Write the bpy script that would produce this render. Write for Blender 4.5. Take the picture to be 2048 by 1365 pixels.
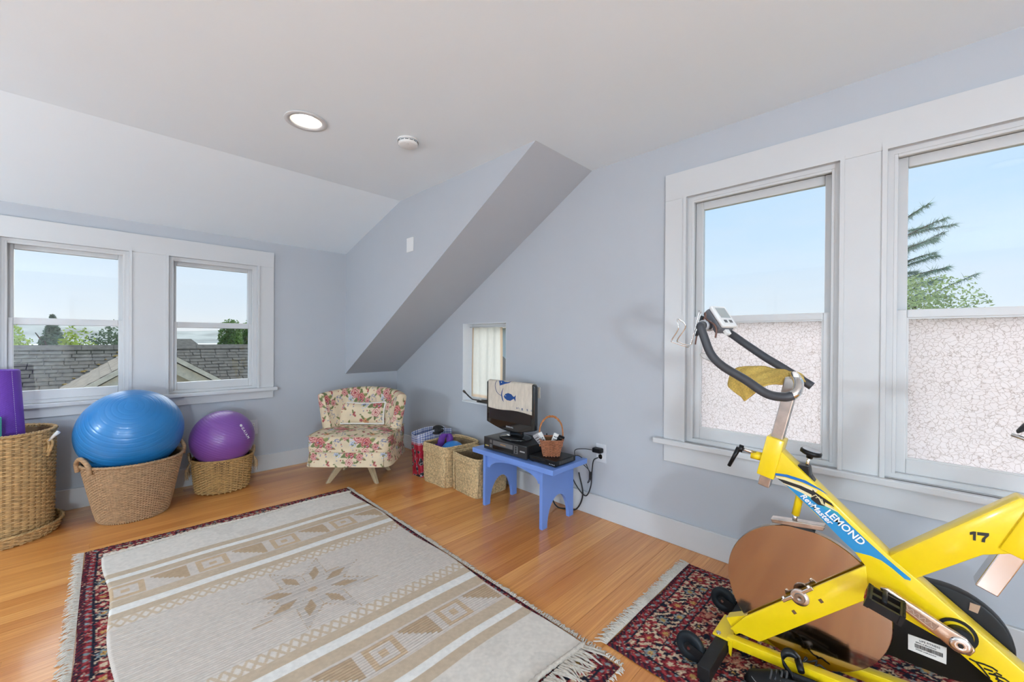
import bpy, bmesh, math, random
import numpy as np
from mathutils import Vector, Matrix
random.seed(7); np.random.seed(7)
for o in list(bpy.data.objects): bpy.data.objects.remove(o)
S = bpy.context.scene
COL = S.collection
PI = math.pi

# ------------------------------------------------------------------ camera
FPX, YAW, PITCH, ROLL, EYE = 809.53, math.radians(44.324), math.radians(-0.269), math.radians(0.3444), 1.3
F_ = Vector((math.cos(PITCH)*math.cos(YAW), math.cos(PITCH)*math.sin(YAW), math.sin(PITCH)))
R0 = Vector((math.sin(YAW), -math.cos(YAW), 0)); U0 = R0.cross(F_)
R_ = R0*math.cos(ROLL)+U0*math.sin(ROLL); U_ = -R0*math.sin(ROLL)+U0*math.cos(ROLL)
CAM = Vector((0, 0, EYE))
cd = bpy.data.cameras.new('camera'); cam = bpy.data.objects.new('camera', cd); COL.objects.link(cam)
cd.sensor_width = 36; cd.lens = FPX/2048*36; cd.clip_start = .02; cd.clip_end = 3000
cam.matrix_world = Matrix(((R_.x, U_.x, -F_.x, CAM.x), (R_.y, U_.y, -F_.y, CAM.y), (R_.z, U_.z, -F_.z, CAM.z), (0, 0, 0, 1)))
S.camera = cam
def ray(x, y): return F_+R_*((x-1024)/FPX)-U_*((y-682.5)/FPX)
def onz(x, y, z=0): d = ray(x, y); return CAM+d*((z-EYE)/d.z)
def onx(x, y, X): d = ray(x, y); return CAM+d*(X/d.x)
def ony(x, y, Y): d = ray(x, y); return CAM+d*(Y/d.y)

# ------------------------------------------------------------------ view, world
S.view_settings.view_transform = 'Standard'; S.view_settings.look = 'None'
S.view_settings.gamma = 1; S.view_settings.use_curve_mapping = False
S.view_settings.exposure = 0.17
LAMP = 7.0           # strength of the recessed bulbs
GLOBE_A, GLOBE_B, GLOBE_C = 66.0, 85.0, 200.0   # strength of the added globe fill lamps, unseen behind the viewer
sl_ = bpy.data.lights.new('hazy_sun', 'SUN'); sl_.energy = 3.9; sl_.angle = math.radians(100); sl_.color = (1, .98, .95)
so_ = bpy.data.objects.new('hazy_sun', sl_); COL.objects.link(so_); so_.rotation_euler = Vector((-.55, -.55, -.62)).to_track_quat('-Z', 'Y').to_euler()
W = bpy.data.worlds.new('sky'); S.world = W; W.use_nodes = True
wn = W.node_tree.nodes; wl = W.node_tree.links; wn.clear()
def N(nodes, t, **kw):
    n = nodes.new(t)
    for k, v in kw.items():
        if k in n.inputs: n.inputs[k].default_value = v
        else: setattr(n, k, v)
    return n
tc = N(wn, 'ShaderNodeTexCoord'); sep = N(wn, 'ShaderNodeSeparateXYZ'); wl.new(tc.outputs['Generated'], sep.inputs[0])
ramp = N(wn, 'ShaderNodeValToRGB'); cr = ramp.color_ramp
cr.elements[0].position = .0; cr.elements[0].color = (.32, .31, .28, 1)
cr.elements[1].position = 1.; cr.elements[1].color = (.40, .70, 1.08, 1)
for p, c in ((.495, (.44, .45, .44)), (.502, (.93, .97, 1.0)), (.535, (.80, .92, 1.04)), (.60, (.66, .87, 1.09)), (.68, (.55, .82, 1.10))):
    e = cr.elements.new(p); e.color = (*c, 1)
mr = N(wn, 'ShaderNodeMapRange'); mr.inputs[1].default_value = -1; mr.inputs[2].default_value = 1
wl.new(sep.outputs[2], mr.inputs[0]); wl.new(mr.outputs[0], ramp.inputs[0])
mp = N(wn, 'ShaderNodeMapping'); mp.inputs['Scale'].default_value = (2, 2, 9); wl.new(tc.outputs['Generated'], mp.inputs[0])
nz = N(wn, 'ShaderNodeTexNoise', Scale=2.2, Detail=6.0, Roughness=.6); wl.new(mp.outputs[0], nz.inputs[0])
cl = N(wn, 'ShaderNodeMapRange'); cl.inputs[1].default_value = .42; cl.inputs[2].default_value = .9; cl.inputs[4].default_value = .32; wl.new(nz.outputs[0], cl.inputs[0])
mx = N(wn, 'ShaderNodeMix', data_type='RGBA'); wl.new(cl.outputs[0], mx.inputs[0]); wl.new(ramp.outputs[0], mx.inputs[6]); mx.inputs[7].default_value = (.95, .96, .97, 1)
bg = N(wn, 'ShaderNodeBackground', Strength=.88); wl.new(mx.outputs[2], bg.inputs[0])
wo = N(wn, 'ShaderNodeOutputWorld'); wl.new(bg.outputs[0], wo.inputs[0])

# ------------------------------------------------------------------ materials
def lin(*c):
    return tuple((v/255/12.92 if v/255 <= .04045 else ((v/255+.055)/1.055)**2.4) for v in c)
MATS = {}
def mat(name, col=(.5, .5, .5), rough=.6, metal=0., spec=.5, noise=0., nscale=30., bump=0., bscale=200., coat=0., attr=None, stretch=None, trans=0.):
    """plain procedural surface: colour varied by noise, optional fine bump; attr = woven/printed colour attribute"""
    if name in MATS: return MATS[name]
    m = bpy.data.materials.new(name); m.use_nodes = True; nt = m.node_tree; ns = nt.nodes; L = nt.links
    b = ns['Principled BSDF']; b.inputs['Roughness'].default_value = rough; b.inputs['Metallic'].default_value = metal
    b.inputs['Specular IOR Level'].default_value = spec; b.inputs['Coat Weight'].default_value = coat; b.inputs['Coat Roughness'].default_value = .1
    t = N(ns, 'ShaderNodeTexCoord'); vec = t.outputs['Object']
    if stretch:
        mpp = N(ns, 'ShaderNodeMapping'); mpp.inputs['Scale'].default_value = stretch; L.new(vec, mpp.inputs[0]); vec = mpp.outputs[0]
    src = None
    if attr:
        a = N(ns, 'ShaderNodeAttribute', attribute_name=attr); src = a.outputs['Color']
    else:
        rg = N(ns, 'ShaderNodeRGB'); rg.outputs[0].default_value = (*col, 1); src = rg.outputs[0]
    n1 = N(ns, 'ShaderNodeTexNoise', Scale=nscale, Detail=4.0); L.new(vec, n1.inputs[0])
    mm = N(ns, 'ShaderNodeMapRange'); mm.inputs[1].default_value = .25; mm.inputs[2].default_value = .75
    mm.inputs[3].default_value = 1-noise; mm.inputs[4].default_value = 1+noise; L.new(n1.outputs[0], mm.inputs[0])
    mu = N(ns, 'ShaderNodeVectorMath', operation='SCALE'); L.new(src, mu.inputs[0]); L.new(mm.outputs[0], mu.inputs['Scale'])
    L.new(mu.outputs[0], b.inputs['Base Color'])
    if bump:
        n2 = N(ns, 'ShaderNodeTexNoise', Scale=bscale, Detail=3.0); L.new(vec, n2.inputs[0])
        bp = N(ns, 'ShaderNodeBump', Strength=bump, Distance=.002); L.new(n2.outputs[0], bp.inputs['Height']); L.new(bp.outputs[0], b.inputs['Normal'])
    if trans:
        tr = N(ns, 'ShaderNodeBsdfTranslucent'); L.new(mu.outputs[0], tr.inputs[0])
        ms = N(ns, 'ShaderNodeMixShader'); ms.inputs[0].default_value = trans
        L.new(b.outputs[0], ms.inputs[1]); L.new(tr.outputs[0], ms.inputs[2]); L.new(ms.outputs[0], ns['Material Output'].inputs[0])
    MATS[name] = m; return m
WALL = mat('wall_paint', (.478, .502, .538), .75, noise=.012, nscale=3, bump=.08, bscale=160)
CEIL = mat('ceiling_paint', (.79, .865, .92), .8, noise=.01, nscale=2, bump=.05, bscale=160)
TRIM = mat('trim_paint', (.61, .615, .62), .35, noise=.01, nscale=5, bump=.04, bscale=90)
def wood_mat():
    m = bpy.data.materials.new('fir_plank'); m.use_nodes = True; nt = m.node_tree; ns = nt.nodes; L = nt.links
    b = ns['Principled BSDF']; b.inputs['Roughness'].default_value = .30; b.inputs['Coat Weight'].default_value = .55; b.inputs['Coat Roughness'].default_value = .12
    g = N(ns, 'ShaderNodeNewGeometry'); oi = N(ns, 'ShaderNodeObjectInfo')
    cb = N(ns, 'ShaderNodeCombineXYZ'); ml = N(ns, 'ShaderNodeMath', operation='MULTIPLY'); ml.inputs[1].default_value = 37
    L.new(oi.outputs['Random'], ml.inputs[0]); L.new(ml.outputs[0], cb.inputs[2])
    ad = N(ns, 'ShaderNodeVectorMath', operation='ADD'); L.new(g.outputs['Position'], ad.inputs[0]); L.new(cb.outputs[0], ad.inputs[1])
    mp = N(ns, 'ShaderNodeMapping'); mp.inputs['Scale'].default_value = (1.2, 60, 1); L.new(ad.outputs[0], mp.inputs[0])
    n1 = N(ns, 'ShaderNodeTexNoise', Scale=1.6, Detail=5.0, Roughness=.6, Distortion=.5); L.new(mp.outputs[0], n1.inputs[0])
    mp2 = N(ns, 'ShaderNodeMapping'); mp2.inputs['Scale'].default_value = (.8, 6, 1); L.new(ad.outputs[0], mp2.inputs[0])
    n2 = N(ns, 'ShaderNodeTexNoise', Scale=1.0, Detail=3.0); L.new(mp2.outputs[0], n2.inputs[0])
    r = N(ns, 'ShaderNodeValToRGB'); r.color_ramp.elements[0].position = .3; r.color_ramp.elements[0].color = (.50, .165, .030, 1)
    r.color_ramp.elements[1].position = .72; r.color_ramp.elements[1].color = (.84, .40, .115, 1)
    e = r.color_ramp.elements.new(.5); e.color = (.64, .255, .058, 1)
    mxf = N(ns, 'ShaderNodeMath', operation='ADD'); h = N(ns, 'ShaderNodeMath', operation='MULTIPLY'); h.inputs[1].default_value = .38
    L.new(n2.outputs[0], h.inputs[0]); h2 = N(ns, 'ShaderNodeMath', operation='MULTIPLY'); h2.inputs[1].default_value = .62; L.new(n1.outputs[0], h2.inputs[0])
    L.new(h.outputs[0], mxf.inputs[0]); L.new(h2.outputs[0], mxf.inputs[1]); 
    ofs = N(ns, 'ShaderNodeMapRange'); ofs.inputs[3].default_value = -.11; ofs.inputs[4].default_value = .11; L.new(oi.outputs['Random'], ofs.inputs[0])
    a2 = N(ns, 'ShaderNodeMath', operation='ADD'); L.new(mxf.outputs[0], a2.inputs[0]); L.new(ofs.outputs[0], a2.inputs[1])
    L.new(a2.outputs[0], r.inputs[0]); L.new(r.outputs[0], b.inputs['Base Color'])
    bp = N(ns, 'ShaderNodeBump', Strength=.05, Distance=.002); L.new(n1.outputs[0], bp.inputs['Height']); L.new(bp.outputs[0], b.inputs['Normal'])
    return m
WOOD = wood_mat()
def glass_mat():
    m = bpy.data.materials.new('window_glass'); m.use_nodes = True; ns = m.node_tree.nodes; L = m.node_tree.links; ns.remove(ns['Principled BSDF'])
    t = N(ns, 'ShaderNodeBsdfTransparent'); t.inputs[0].default_value = (.97, .98, .98, 1); g = N(ns, 'ShaderNodeBsdfGlossy'); g.inputs['Roughness'].default_value = .015
    lw = N(ns, 'ShaderNodeLayerWeight', Blend=.5); pw_ = N(ns, 'ShaderNodeMath', operation='POWER'); pw_.inputs[1].default_value = 5; L.new(lw.outputs['Facing'], pw_.inputs[0]); f = N(ns, 'ShaderNodeMath', operation='MULTIPLY_ADD'); f.inputs[1].default_value = .9; f.inputs[2].default_value = .03; L.new(pw_.outputs[0], f.inputs[0]); x = N(ns, 'ShaderNodeMixShader'); L.new(f.outputs[0], x.inputs[0]); L.new(t.outputs[0], x.inputs[1]); L.new(g.outputs[0], x.inputs[2])
    L.new(x.outputs[0], ns['Material Output'].inputs[0]); return m
GLASS = glass_mat()
def film_mat():
    m = bpy.data.materials.new('pebbled_film'); m.use_nodes = True; ns = m.node_tree.nodes; L = m.node_tree.links; ns.remove(ns['Principled BSDF'])
    t = N(ns, 'ShaderNodeTexCoord'); n0 = N(ns, 'ShaderNodeTexNoise', Scale=26.0, Detail=4.0); L.new(t.outputs['Object'], n0.inputs[0])
    sc = N(ns, 'ShaderNodeVectorMath', operation='SCALE'); sc.inputs['Scale'].default_value = .045; L.new(n0.outputs['Color'], sc.inputs[0])
    ad = N(ns, 'ShaderNodeVectorMath', operation='ADD'); L.new(t.outputs['Object'], ad.inputs[0]); L.new(sc.outputs[0], ad.inputs[1])
    v = N(ns, 'ShaderNodeTexVoronoi', feature='DISTANCE_TO_EDGE', Scale=54.0); L.new(ad.outputs[0], v.inputs['Vector'])
    r = N(ns, 'ShaderNodeValToRGB'); e = r.color_ramp.elements; e[0].position = .0; e[0].color = (.46, .37, .34, 1); e[1].position = .085; e[1].color = (.97, .90, .895, 1)
    k = e.new(.03); k.color = (.80, .72, .70, 1)
    L.new(v.outputs['Distance'], r.inputs[0])
    d = N(ns, 'ShaderNodeBsdfDiffuse'); tr = N(ns, 'ShaderNodeBsdfTranslucent'); L.new(r.outputs[0], d.inputs[0]); L.new(r.outputs[0], tr.inputs[0])
    x = N(ns, 'ShaderNodeMixShader'); x.inputs[0].default_value = .66; L.new(d.outputs[0], x.inputs[1]); L.new(tr.outputs[0], x.inputs[2])
    tp = N(ns, 'ShaderNodeBsdfTransparent'); y = N(ns, 'ShaderNodeMixShader'); y.inputs[0].default_value = .22; L.new(x.outputs[0], y.inputs[1]); L.new(tp.outputs[0], y.inputs[2])
    L.new(y.outputs[0], ns['Material Output'].inputs[0]); return m
FILM = film_mat()
def emit_mat(name, col, st):
    m = bpy.data.materials.new(name); m.use_nodes = True; ns = m.node_tree.nodes; L = m.node_tree.links; ns.remove(ns['Principled BSDF'])
    e = N(ns, 'ShaderNodeEmission', Strength=st); e.inputs[0].default_value = (*col, 1); L.new(e.outputs[0], ns['Material Output'].inputs[0]); return m

# ------------------------------------------------------------------ mesh helpers
BASE = {}      # thing -> matrix of its empty
class MB:
    def __init__(s): s.v = []; s.f = []; s.c = None
    def add(s, vs, fs):
        n = len(s.v); s.v += [tuple(p) for p in vs]; s.f += [tuple(i+n for i in f) for f in fs]; return s
    def box(s, x0, x1, y0, y1, z0, z1, M=None):
        vs = [Vector(p) for p in ((x0, y0, z0), (x1, y0, z0), (x1, y1, z0), (x0, y1, z0), (x0, y0, z1), (x1, y0, z1), (x1, y1, z1), (x0, y1, z1))]
        if M is not None: vs = [M @ p for p in vs]
        return s.add(vs, [(0, 3, 2, 1), (4, 5, 6, 7), (0, 1, 5, 4), (1, 2, 6, 5), (2, 3, 7, 6), (3, 0, 4, 7)])
    def prism(s, pts, a, b, axis='x'):
        n = len(pts)
        def P(p, t): return {'x': (t, p[0], p[1]), 'y': (p[0], t, p[1]), 'z': (p[0], p[1], t)}[axis]
        vs = [P(p, a) for p in pts]+[P(p, b) for p in pts]
        return s.add(vs, [tuple(range(n))[::-1], tuple(range(n, 2*n))]+[(i, (i+1) % n, n+(i+1) % n, n+i) for i in range(n)])
    def tube(s, path, r, seg=8, closed=False, flat=1., cap=True, up=None):
        P = [Vector(p) for p in path]; n = len(P); rs = r if hasattr(r, '__len__') else [r]*n
        vs = []; nrm = None
        for i in range(n):
            a = P[i-1] if (i > 0 or closed) else P[i]; b = P[(i+1) % n] if (i < n-1 or closed) else P[i]
            t = (b-a); t = t.normalized() if t.length > 1e-9 else Vector((0, 0, 1))
            if up is not None: nrm = Vector(up)
            elif nrm is None: nrm = Vector((0, 0, 1)) if abs(t.z) < .9 else Vector((1, 0, 0))
            nrm = (nrm-t*nrm.dot(t)); nrm = nrm.normalized() if nrm.length > 1e-6 else t.orthogonal().normalized()
            bi = t.cross(nrm)
            for k in range(seg):
                an = 2*PI*k/seg+(PI/4 if seg == 4 else 0); vs.append(P[i]+nrm*math.cos(an)*rs[i]+bi*math.sin(an)*rs[i]*flat)
        fs = []
        for i in range(n if closed else n-1):
            j = (i+1) % n
            for k in range(seg): fs.append((i*seg+k, i*seg+(k+1) % seg, j*seg+(k+1) % seg, j*seg+k))
        if cap and not closed: fs += [tuple(range(seg))[::-1], tuple((n-1)*seg+k for k in range(seg))]
        return s.add(vs, fs)
    def lathe(s, prof, seg=32, M=None, closed=False):
        vs = []; n = len(prof)
        for k in range(seg):
            a = 2*PI*k/seg
            for r, z in prof:
                p = Vector((r*math.cos(a), r*math.sin(a), z)); vs.append(M @ p if M is not None else p)
        fs = []
        for k in range(seg):
            j = (k+1) % seg
            for i in range(n-1): fs.append((k*n+i, j*n+i, j*n+i+1, k*n+i+1))
            if closed: fs.append((k*n+n-1, j*n+n-1, j*n, k*n))
        return s.add(vs, fs)
    def grid(s, nu, nv, fn, wrap=False):
        vs = [fn(i/(nu-1) if not wrap else i/nu, j/(nv-1)) for j in range(nv) for i in range(nu)]
        fs = []
        for j in range(nv-1):
            for i in range(nu if wrap else nu-1):
                k = (i+1) % nu; fs.append((j*nu+i, j*nu+k, (j+1)*nu+k, (j+1)*nu+i))
        return s.add(vs, fs)
    def build(s, name, m, parent=None, smooth=False, bevel=0., bseg=2, world=False, cols=None, solid=0., sub=0, weld=False):
        me = bpy.data.meshes.new(name); v = s.v
        if world and parent is not None:
            inv = BASE[parent.as_pointer()].inverted(); v = [tuple(inv @ Vector(p)) for p in v]
        me.from_pydata(v, [], s.f)
        if weld or bevel:
            bm = bmesh.new(); bm.from_mesh(me)
            if weld: bmesh.ops.remove_doubles(bm, verts=bm.verts, dist=1e-5)
            if bevel:
                bmesh.ops.recalc_face_normals(bm, faces=bm.faces)
                ed = [e for e in bm.edges if len(e.link_faces) == 2 and e.calc_face_angle(0) > .6]
                bmesh.ops.bevel(bm, geom=ed, offset=bevel, segments=bseg, profile=.5, affect='EDGES', clamp_overlap=True)
            bm.to_mesh(me); bm.free()
        me.update()
        if cols is not None:
            a = me.color_attributes.new('pattern', 'FLOAT_COLOR', 'POINT'); c = np.ones((len(cols), 4), np.float32); c[:, :3] = cols
            a.data.foreach_set('color', c.ravel())
        me.materials.append(m)
        o = bpy.data.objects.new(name, me); COL.objects.link(o)
        if parent is not None: o.parent = parent; BASE[o.as_pointer()] = BASE.get(parent.as_pointer(), Matrix())
        else: BASE[o.as_pointer()] = Matrix()
        if solid: md = o.modifiers.new('thickness', 'SOLIDIFY'); md.thickness = solid; md.offset = 0
        if sub: md = o.modifiers.new('smooth', 'SUBSURF'); md.levels = sub; md.render_levels = sub
        if smooth:
            me.polygons.foreach_set('use_smooth', [True]*len(me.polygons))
            if bevel: 
                try: me.set_sharp_from_angle(angle=.7)
                except Exception: pass
        return o
def tag(o, label=None, cat=None, group=None, kind=None):
    if label: o['label'] = label
    if cat: o['category'] = cat
    if group: o['group'] = group
    if kind: o['kind'] = kind
    return o
def thing(name, label, cat, loc=(0, 0, 0), rz=0, group=None, kind=None):
    o = bpy.data.objects.new(name, None); COL.objects.link(o); o.location = loc; o.rotation_euler = (0, 0, rz); o.empty_display_size = .05
    BASE[o.as_pointer()] = Matrix.Translation(loc) @ Matrix.Rotation(rz, 4, 'Z')
    return tag(o, label, cat, group, kind)
def stuff(o): o['kind'] = 'stuff'; return o
def clone(o, parent=None):
    c = o.copy(); COL.objects.link(c); c.parent = parent
    for ch in list(o.children): clone(ch, c)
    return c
def frame(origin, xd, yd):
    x = Vector(xd).normalized(); z = x.cross(Vector(yd)).normalized(); y = z.cross(x)
    return Matrix(((x.x, y.x, z.x, origin[0]), (x.y, y.y, z.y, origin[1]), (x.z, y.z, z.z, origin[2]), (0, 0, 0, 1)))
def lettering(txt, size, origin, xd, yd, m, parent, name='lettering', depth=.0004, shear=0., bold=0., width=None, align='LEFT', spacing=1.):
    """raised print; lies in the plane (xd, yd), reading along xd"""
    c = bpy.data.curves.new(name, 'FONT'); c.body = txt; c.size = size; c.extrude = depth; c.shear = shear; c.offset = bold; c.align_x = align; c.space_character = spacing
    c.resolution_u = 3
    t = bpy.data.objects.new(name, c); COL.objects.link(t); dg = bpy.context.evaluated_depsgraph_get(); dg.update()
    me = bpy.data.meshes.new_from_object(t.evaluated_get(dg)); bpy.data.objects.remove(t)
    M = frame(origin, xd, yd)
    if width and len(me.vertices):
        xs = [v.co.x for v in me.vertices]; k = width/max(1e-6, max(xs)-min(xs)); M = M @ Matrix.Diagonal((k, 1, 1, 1))
    if parent is not None: M = BASE[parent.as_pointer()].inverted() @ M
    me.transform(M); me.materials.clear(); me.materials.append(m); me.name = name
    o = bpy.data.objects.new(name, me); COL.objects.link(o); o.parent = parent; return o
def bez(pts, n=10):
    """Catmull-Rom through the points"""
    P = [Vector(p) for p in pts]; P = [P[0]*2-P[1]]+P+[P[-1]*2-P[-2]]; out = []
    for i in range(1, len(P)-2):
        for k in range(n):
            t = k/n; a, b, c, d = P[i-1], P[i], P[i+1], P[i+2]
            out.append(.5*((2*b)+(c-a)*t+(2*a-5*b+4*c-d)*t*t+(3*b-a-3*c+d)*t**3))
    out.append(P[-2]); return out
def noise2(x, y, seed=0):
    """cheap smooth value noise on arrays"""
    r = np.random.RandomState(seed).rand(64, 64); xi = np.floor(x).astype(int); yi = np.floor(y).astype(int); fx = x-xi; fy = y-yi
    fx = fx*fx*(3-2*fx); fy = fy*fy*(3-2*fy); g = lambda a, b: r[a % 64, b % 64]
    return (g(xi, yi)*(1-fx)+g(xi+1, yi)*fx)*(1-fy)+(g(xi, yi+1)*(1-fx)+g(xi+1, yi+1)*fx)*fy

# ================================================================== THE ROOM
XR, YB, XL, YF = 2.58, 4.495, -3.2, -3.0           # walls (inner faces)
ZC, ZE, YC = 2.561, 2.238, 3.335                   # flat ceiling, its low edge at the window wall, crease
XS, ZS, YS = 1.939, .90, 1.693                     # boxed roof slope: cheek plane, foot height, top edge
TH = .16
# floor: sub-floor with single fir planks
fl = tag(MB().box(XL, XR, YF, YB, -.06, -.021).build('floor', mat('subfloor', (.10, .05, .03), .9)), 'varnished reddish fir plank floor of the attic room', 'floor', kind='structure')
unit = MB().box(0, 1, 0, 1, -.02, 0); pm = bpy.data.meshes.new('plank'); pm.from_pydata(unit.v, [], unit.f); pm.materials.append(WOOD)
y = YF; PW = .0832
while y < YB-.005:
    w = min(PW, YB-y); x = XL
    first = random.uniform(1.2, 3.6)
    while x < XR-.01:
        ln = first if x == XL else random.uniform(2.2, 4.4)
        x1 = min(XR, x+ln)
        if XR-x1 < .5: x1 = XR
        o = bpy.data.objects.new('plank', pm); COL.objects.link(o); o.parent = fl; o.location = (x+.0004, y+.0005, random.uniform(-.0004, 0)); o.scale = (x1-x-.0008, w-.001, 1)
        x = x1
    y += PW

class Wall:      # s along the wall, z up, d into the room
    def __init__(s, kind): s.k = kind
    def p(s, a, z, d):
        return {'back': (a, YB-d, z), 'right': (XR-d, a, z), 'left': (XL+d, a, z), 'front': (a, YF+d, z)}[s.k]
    def box(s, mb, s0, s1, z0, z1, d0, d1):
        a = s.p(s0, z0, d0); b = s.p(s1, z1, d1)
        return mb.box(min(a[0], b[0]), max(a[0], b[0]), min(a[1], b[1]), max(a[1], b[1]), z0, z1)
BK, RT, LT, FR = Wall('back'), Wall('right'), Wall('left'), Wall('front')
def wall(name, w, s0, s1, z1, holes, label):
    ss = sorted({s0, s1}|{h[0] for h in holes}|{h[1] for h in holes}); zs = sorted({-.06, z1}|{h[2] for h in holes}|{h[3] for h in holes})
    vs = {}; mb = MB()
    def idx(a, z, d):
        k = (round(a, 4), round(z, 4), d)
        if k not in vs: vs[k] = len(mb.v); mb.v.append(w.p(a, z, d))
        return vs[k]
    solid = lambda i, j: 0 <= i < len(ss)-1 and 0 <= j < len(zs)-1 and not any(h[0]-1e-6 < (ss[i]+ss[i+1])/2 < h[1] and h[2]-1e-6 < (zs[j]+zs[j+1])/2 < h[3] for h in holes)
    for i in range(len(ss)-1):
        for j in range(len(zs)-1):
            if not solid(i, j): continue
            a, b, c, e = ss[i], ss[i+1], zs[j], zs[j+1]
            for d in (0, -TH): mb.f.append((idx(a, c, d), idx(b, c, d), idx(b, e, d), idx(a, e, d)))
            for (di, dj, p, q) in ((-1, 0, (a, c), (a, e)), (1, 0, (b, c), (b, e)), (0, -1, (a, c), (b, c)), (0, 1, (a, e), (b, e))):
                if not solid(i+di, j+dj): mb.f.append((idx(*p, 0), idx(*q, 0), idx(*q, -TH), idx(*p, -TH)))
    bmo = mb.build(name, WALL); bm = bmesh.new(); bm.from_mesh(bmo.data); bmesh.ops.recalc_face_normals(bm, faces=bm.faces); bm.to_mesh(bmo.data); bm.free()
    return tag(bmo, label, 'wall', kind='structure')
LW = [(-.478, .176), (.42, 1.074)]; LZ = (.815, 1.988)
RW = [(-.674, .071), (.243, .988)]; RZ = (.667, 2.19)
SW = (2.595, 3.215, .668, 1.452)
wall('wall_back', BK, XL-TH, XR+TH, 2.62, [(a, b, *LZ) for a, b in LW], 'pale blue-grey wall with the pair of small sash windows')
wall('wall_right', RT, YF-TH, YB, 2.62, [(a, b, *RZ) for a, b in RW]+[SW], 'pale blue-grey wall with the pair of tall sash windows')
wall('wall_left', LT, YF-TH, YB, 2.62, [(.9, 1.6, .815, 2.1), (1.8, 2.5, .815, 2.1)], 'pale blue-grey wall behind the viewer on the left')
wall('wall_front', FR, XL, XR, 2.62, [(-.4, .4, .815, 2.1)], 'pale blue-grey wall behind the viewer')
# ceiling: flat, then sloping down to the window wall
cl_ = MB().prism([(YF-TH, ZC), (YC, ZC), (YB+TH, ZE-.045), (YB+TH, ZC+.14), (YF-TH, ZC+.14)], XL-TH, XR+TH)
co = cl_.build('ceiling', CEIL); tag(co, 'white ceiling, flat and then sloping down to the window wall', 'ceiling', kind='structure')
# boxed-in roof slope in the corner
sp = MB().prism([(YB+.001, ZS), (YS, ZC+.001), (YC, ZC+.001), (YB+.001, ZE)], XS, XR+.001)
tag(sp.build('wall_slope', WALL), 'blue-grey boxed roof slope cutting diagonally across the corner', 'wall', kind='structure')
def bboard(name, w, s0, s1, label):
    mb = MB(); w.box(mb, s0, s1, 0, .155, 0, .02); tag(mb.build(name, TRIM, bevel=.003), label, 'baseboard', kind='structure')
bboard('baseboard_back', BK, XL, XR-.02, 'white baseboard under the pair of small windows')
bboard('baseboard_right', RT, YF, YB, 'white baseboard under the pair of tall windows')
bboard('baseboard_left', LT, YF, YB-.02, 'white baseboard behind the viewer on the left')
bboard('baseboard_front', FR, XL+.02, XR-.02, 'white baseboard on the wall behind the viewer')

# ------------------------------------------------------------------ windows
def ring(mb, w, s0, s1, z0, z1, side, bot, top, d0, d1):
    w.box(mb, s0, s0+side, z0, z1, d0, d1); w.box(mb, s1-side, s1, z0, z1, d0, d1)
    w.box(mb, s0+side, s1-side, z0, z0+bot, d0, d1); w.box(mb, s0+side, s1-side, z1-top, z1, d0, d1)
def sash_window(name, w, s0, s1, z0, z1, meet, side, label, film=False, bot=.085, mh=.05):
    root = thing(name, label, 'window', w.p((s0+s1)/2, z0, 0), kind='structure')
    mb = MB(); ring(mb, w, s0, s1, z0, z1, .022, .02, .022, -TH, -.004); mb.build('jamb', TRIM, root, world=True)
    mb = MB(); ring(mb, w, s0+.0215, s1-.0215, z0+.0195, z1-.0215, .014, .004, .014, -.028, -.006); mb.build('stop_bead', TRIM, root, world=True, bevel=.003)
    a, b = s0+.024, s1-.024
    up = MB(); ring(up, w, a, b, meet-mh/2, z1-.024, side, mh, side+.004, -.105, -.07); u = up.build('upper_sash', TRIM, root, world=True, bevel=.004)
    g = MB(); w.box(g, a+side-.004, b-side+.004, meet+mh/2-.004, z1-.024-side, -.09, -.086); g.build('pane', GLASS, u, world=True)
    lo = MB(); ring(lo, w, a, b, z0+.021, meet+mh/2, side, bot, mh, -.066, -.030); l = lo.build('lower_sash', TRIM, root, world=True, bevel=.004)
    g = MB(); w.box(g, a+side-.004, b-side+.004, z0+.021+bot-.004, meet-mh/2+.004, -.050, -.046)
    tag(g.build('pane', FILM if film else GLASS, l, world=True), 'pane covered with pinkish pebble-patterned film' if film else None)
    if film:
        bead = MB(); ring(bead, w, a+side-.002, b-side+.002, z0+.021+bot-.002, meet-mh/2+.002, .008, .008, .008, -.046, -.034); bead.build('glazing_bead', TRIM, l, world=True)
    return root
def casing(name, w, wins, zo, s_l, s_r, head, mull, label, stool=.035, apron=.07, horn=.03, face=.022):
    """side, middle and head casings, stool and apron"""
    z0, z1 = zo; lo, hi = s_l, s_r
    root = thing(name, label, 'window trim', w.p((lo+hi)/2, z0, 0), kind='structure')
    for a, b in ((lo, wins[0][0]), (wins[-1][1], hi)):
        m = MB(); w.box(m, a, b, z0, z1, 0, face); m.build('side_casing', TRIM, root, world=True, bevel=.002)
    if len(wins) > 1:
        m = MB(); w.box(m, wins[0][1], wins[1][0], z0, z1, 0, face); m.build('middle_casing', TRIM, root, world=True, bevel=.002)
    m = MB(); w.box(m, lo, hi, z1, z1+head, 0, face+.001); m.build('head_casing', TRIM, root, world=True, bevel=.002)
    for a, b in wins:      # moulded inner edge
        m = MB(); ring(m, w, a-.018, b+.018, z0, z1+.018, .018, .0, .018, face-.004, face+.008); m.build('moulding', TRIM, root, world=True, bevel=.003)
    m = MB(); w.box(m, lo-horn, hi+horn, z0-stool, z0, -.03, face+.035); m.build('stool', TRIM, root, world=True, bevel=.006)
    m = MB(); w.box(m, lo, hi, z0-stool-apron, z0-stool, 0, face-.004); m.build('apron', TRIM, root, world=True, bevel=.002)
    return root
sash_window('window_1', BK, *LW[0], *LZ, 1.408, .036, 'small sash window at the left edge, dark shingle roof outside', bot=.07)
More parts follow.
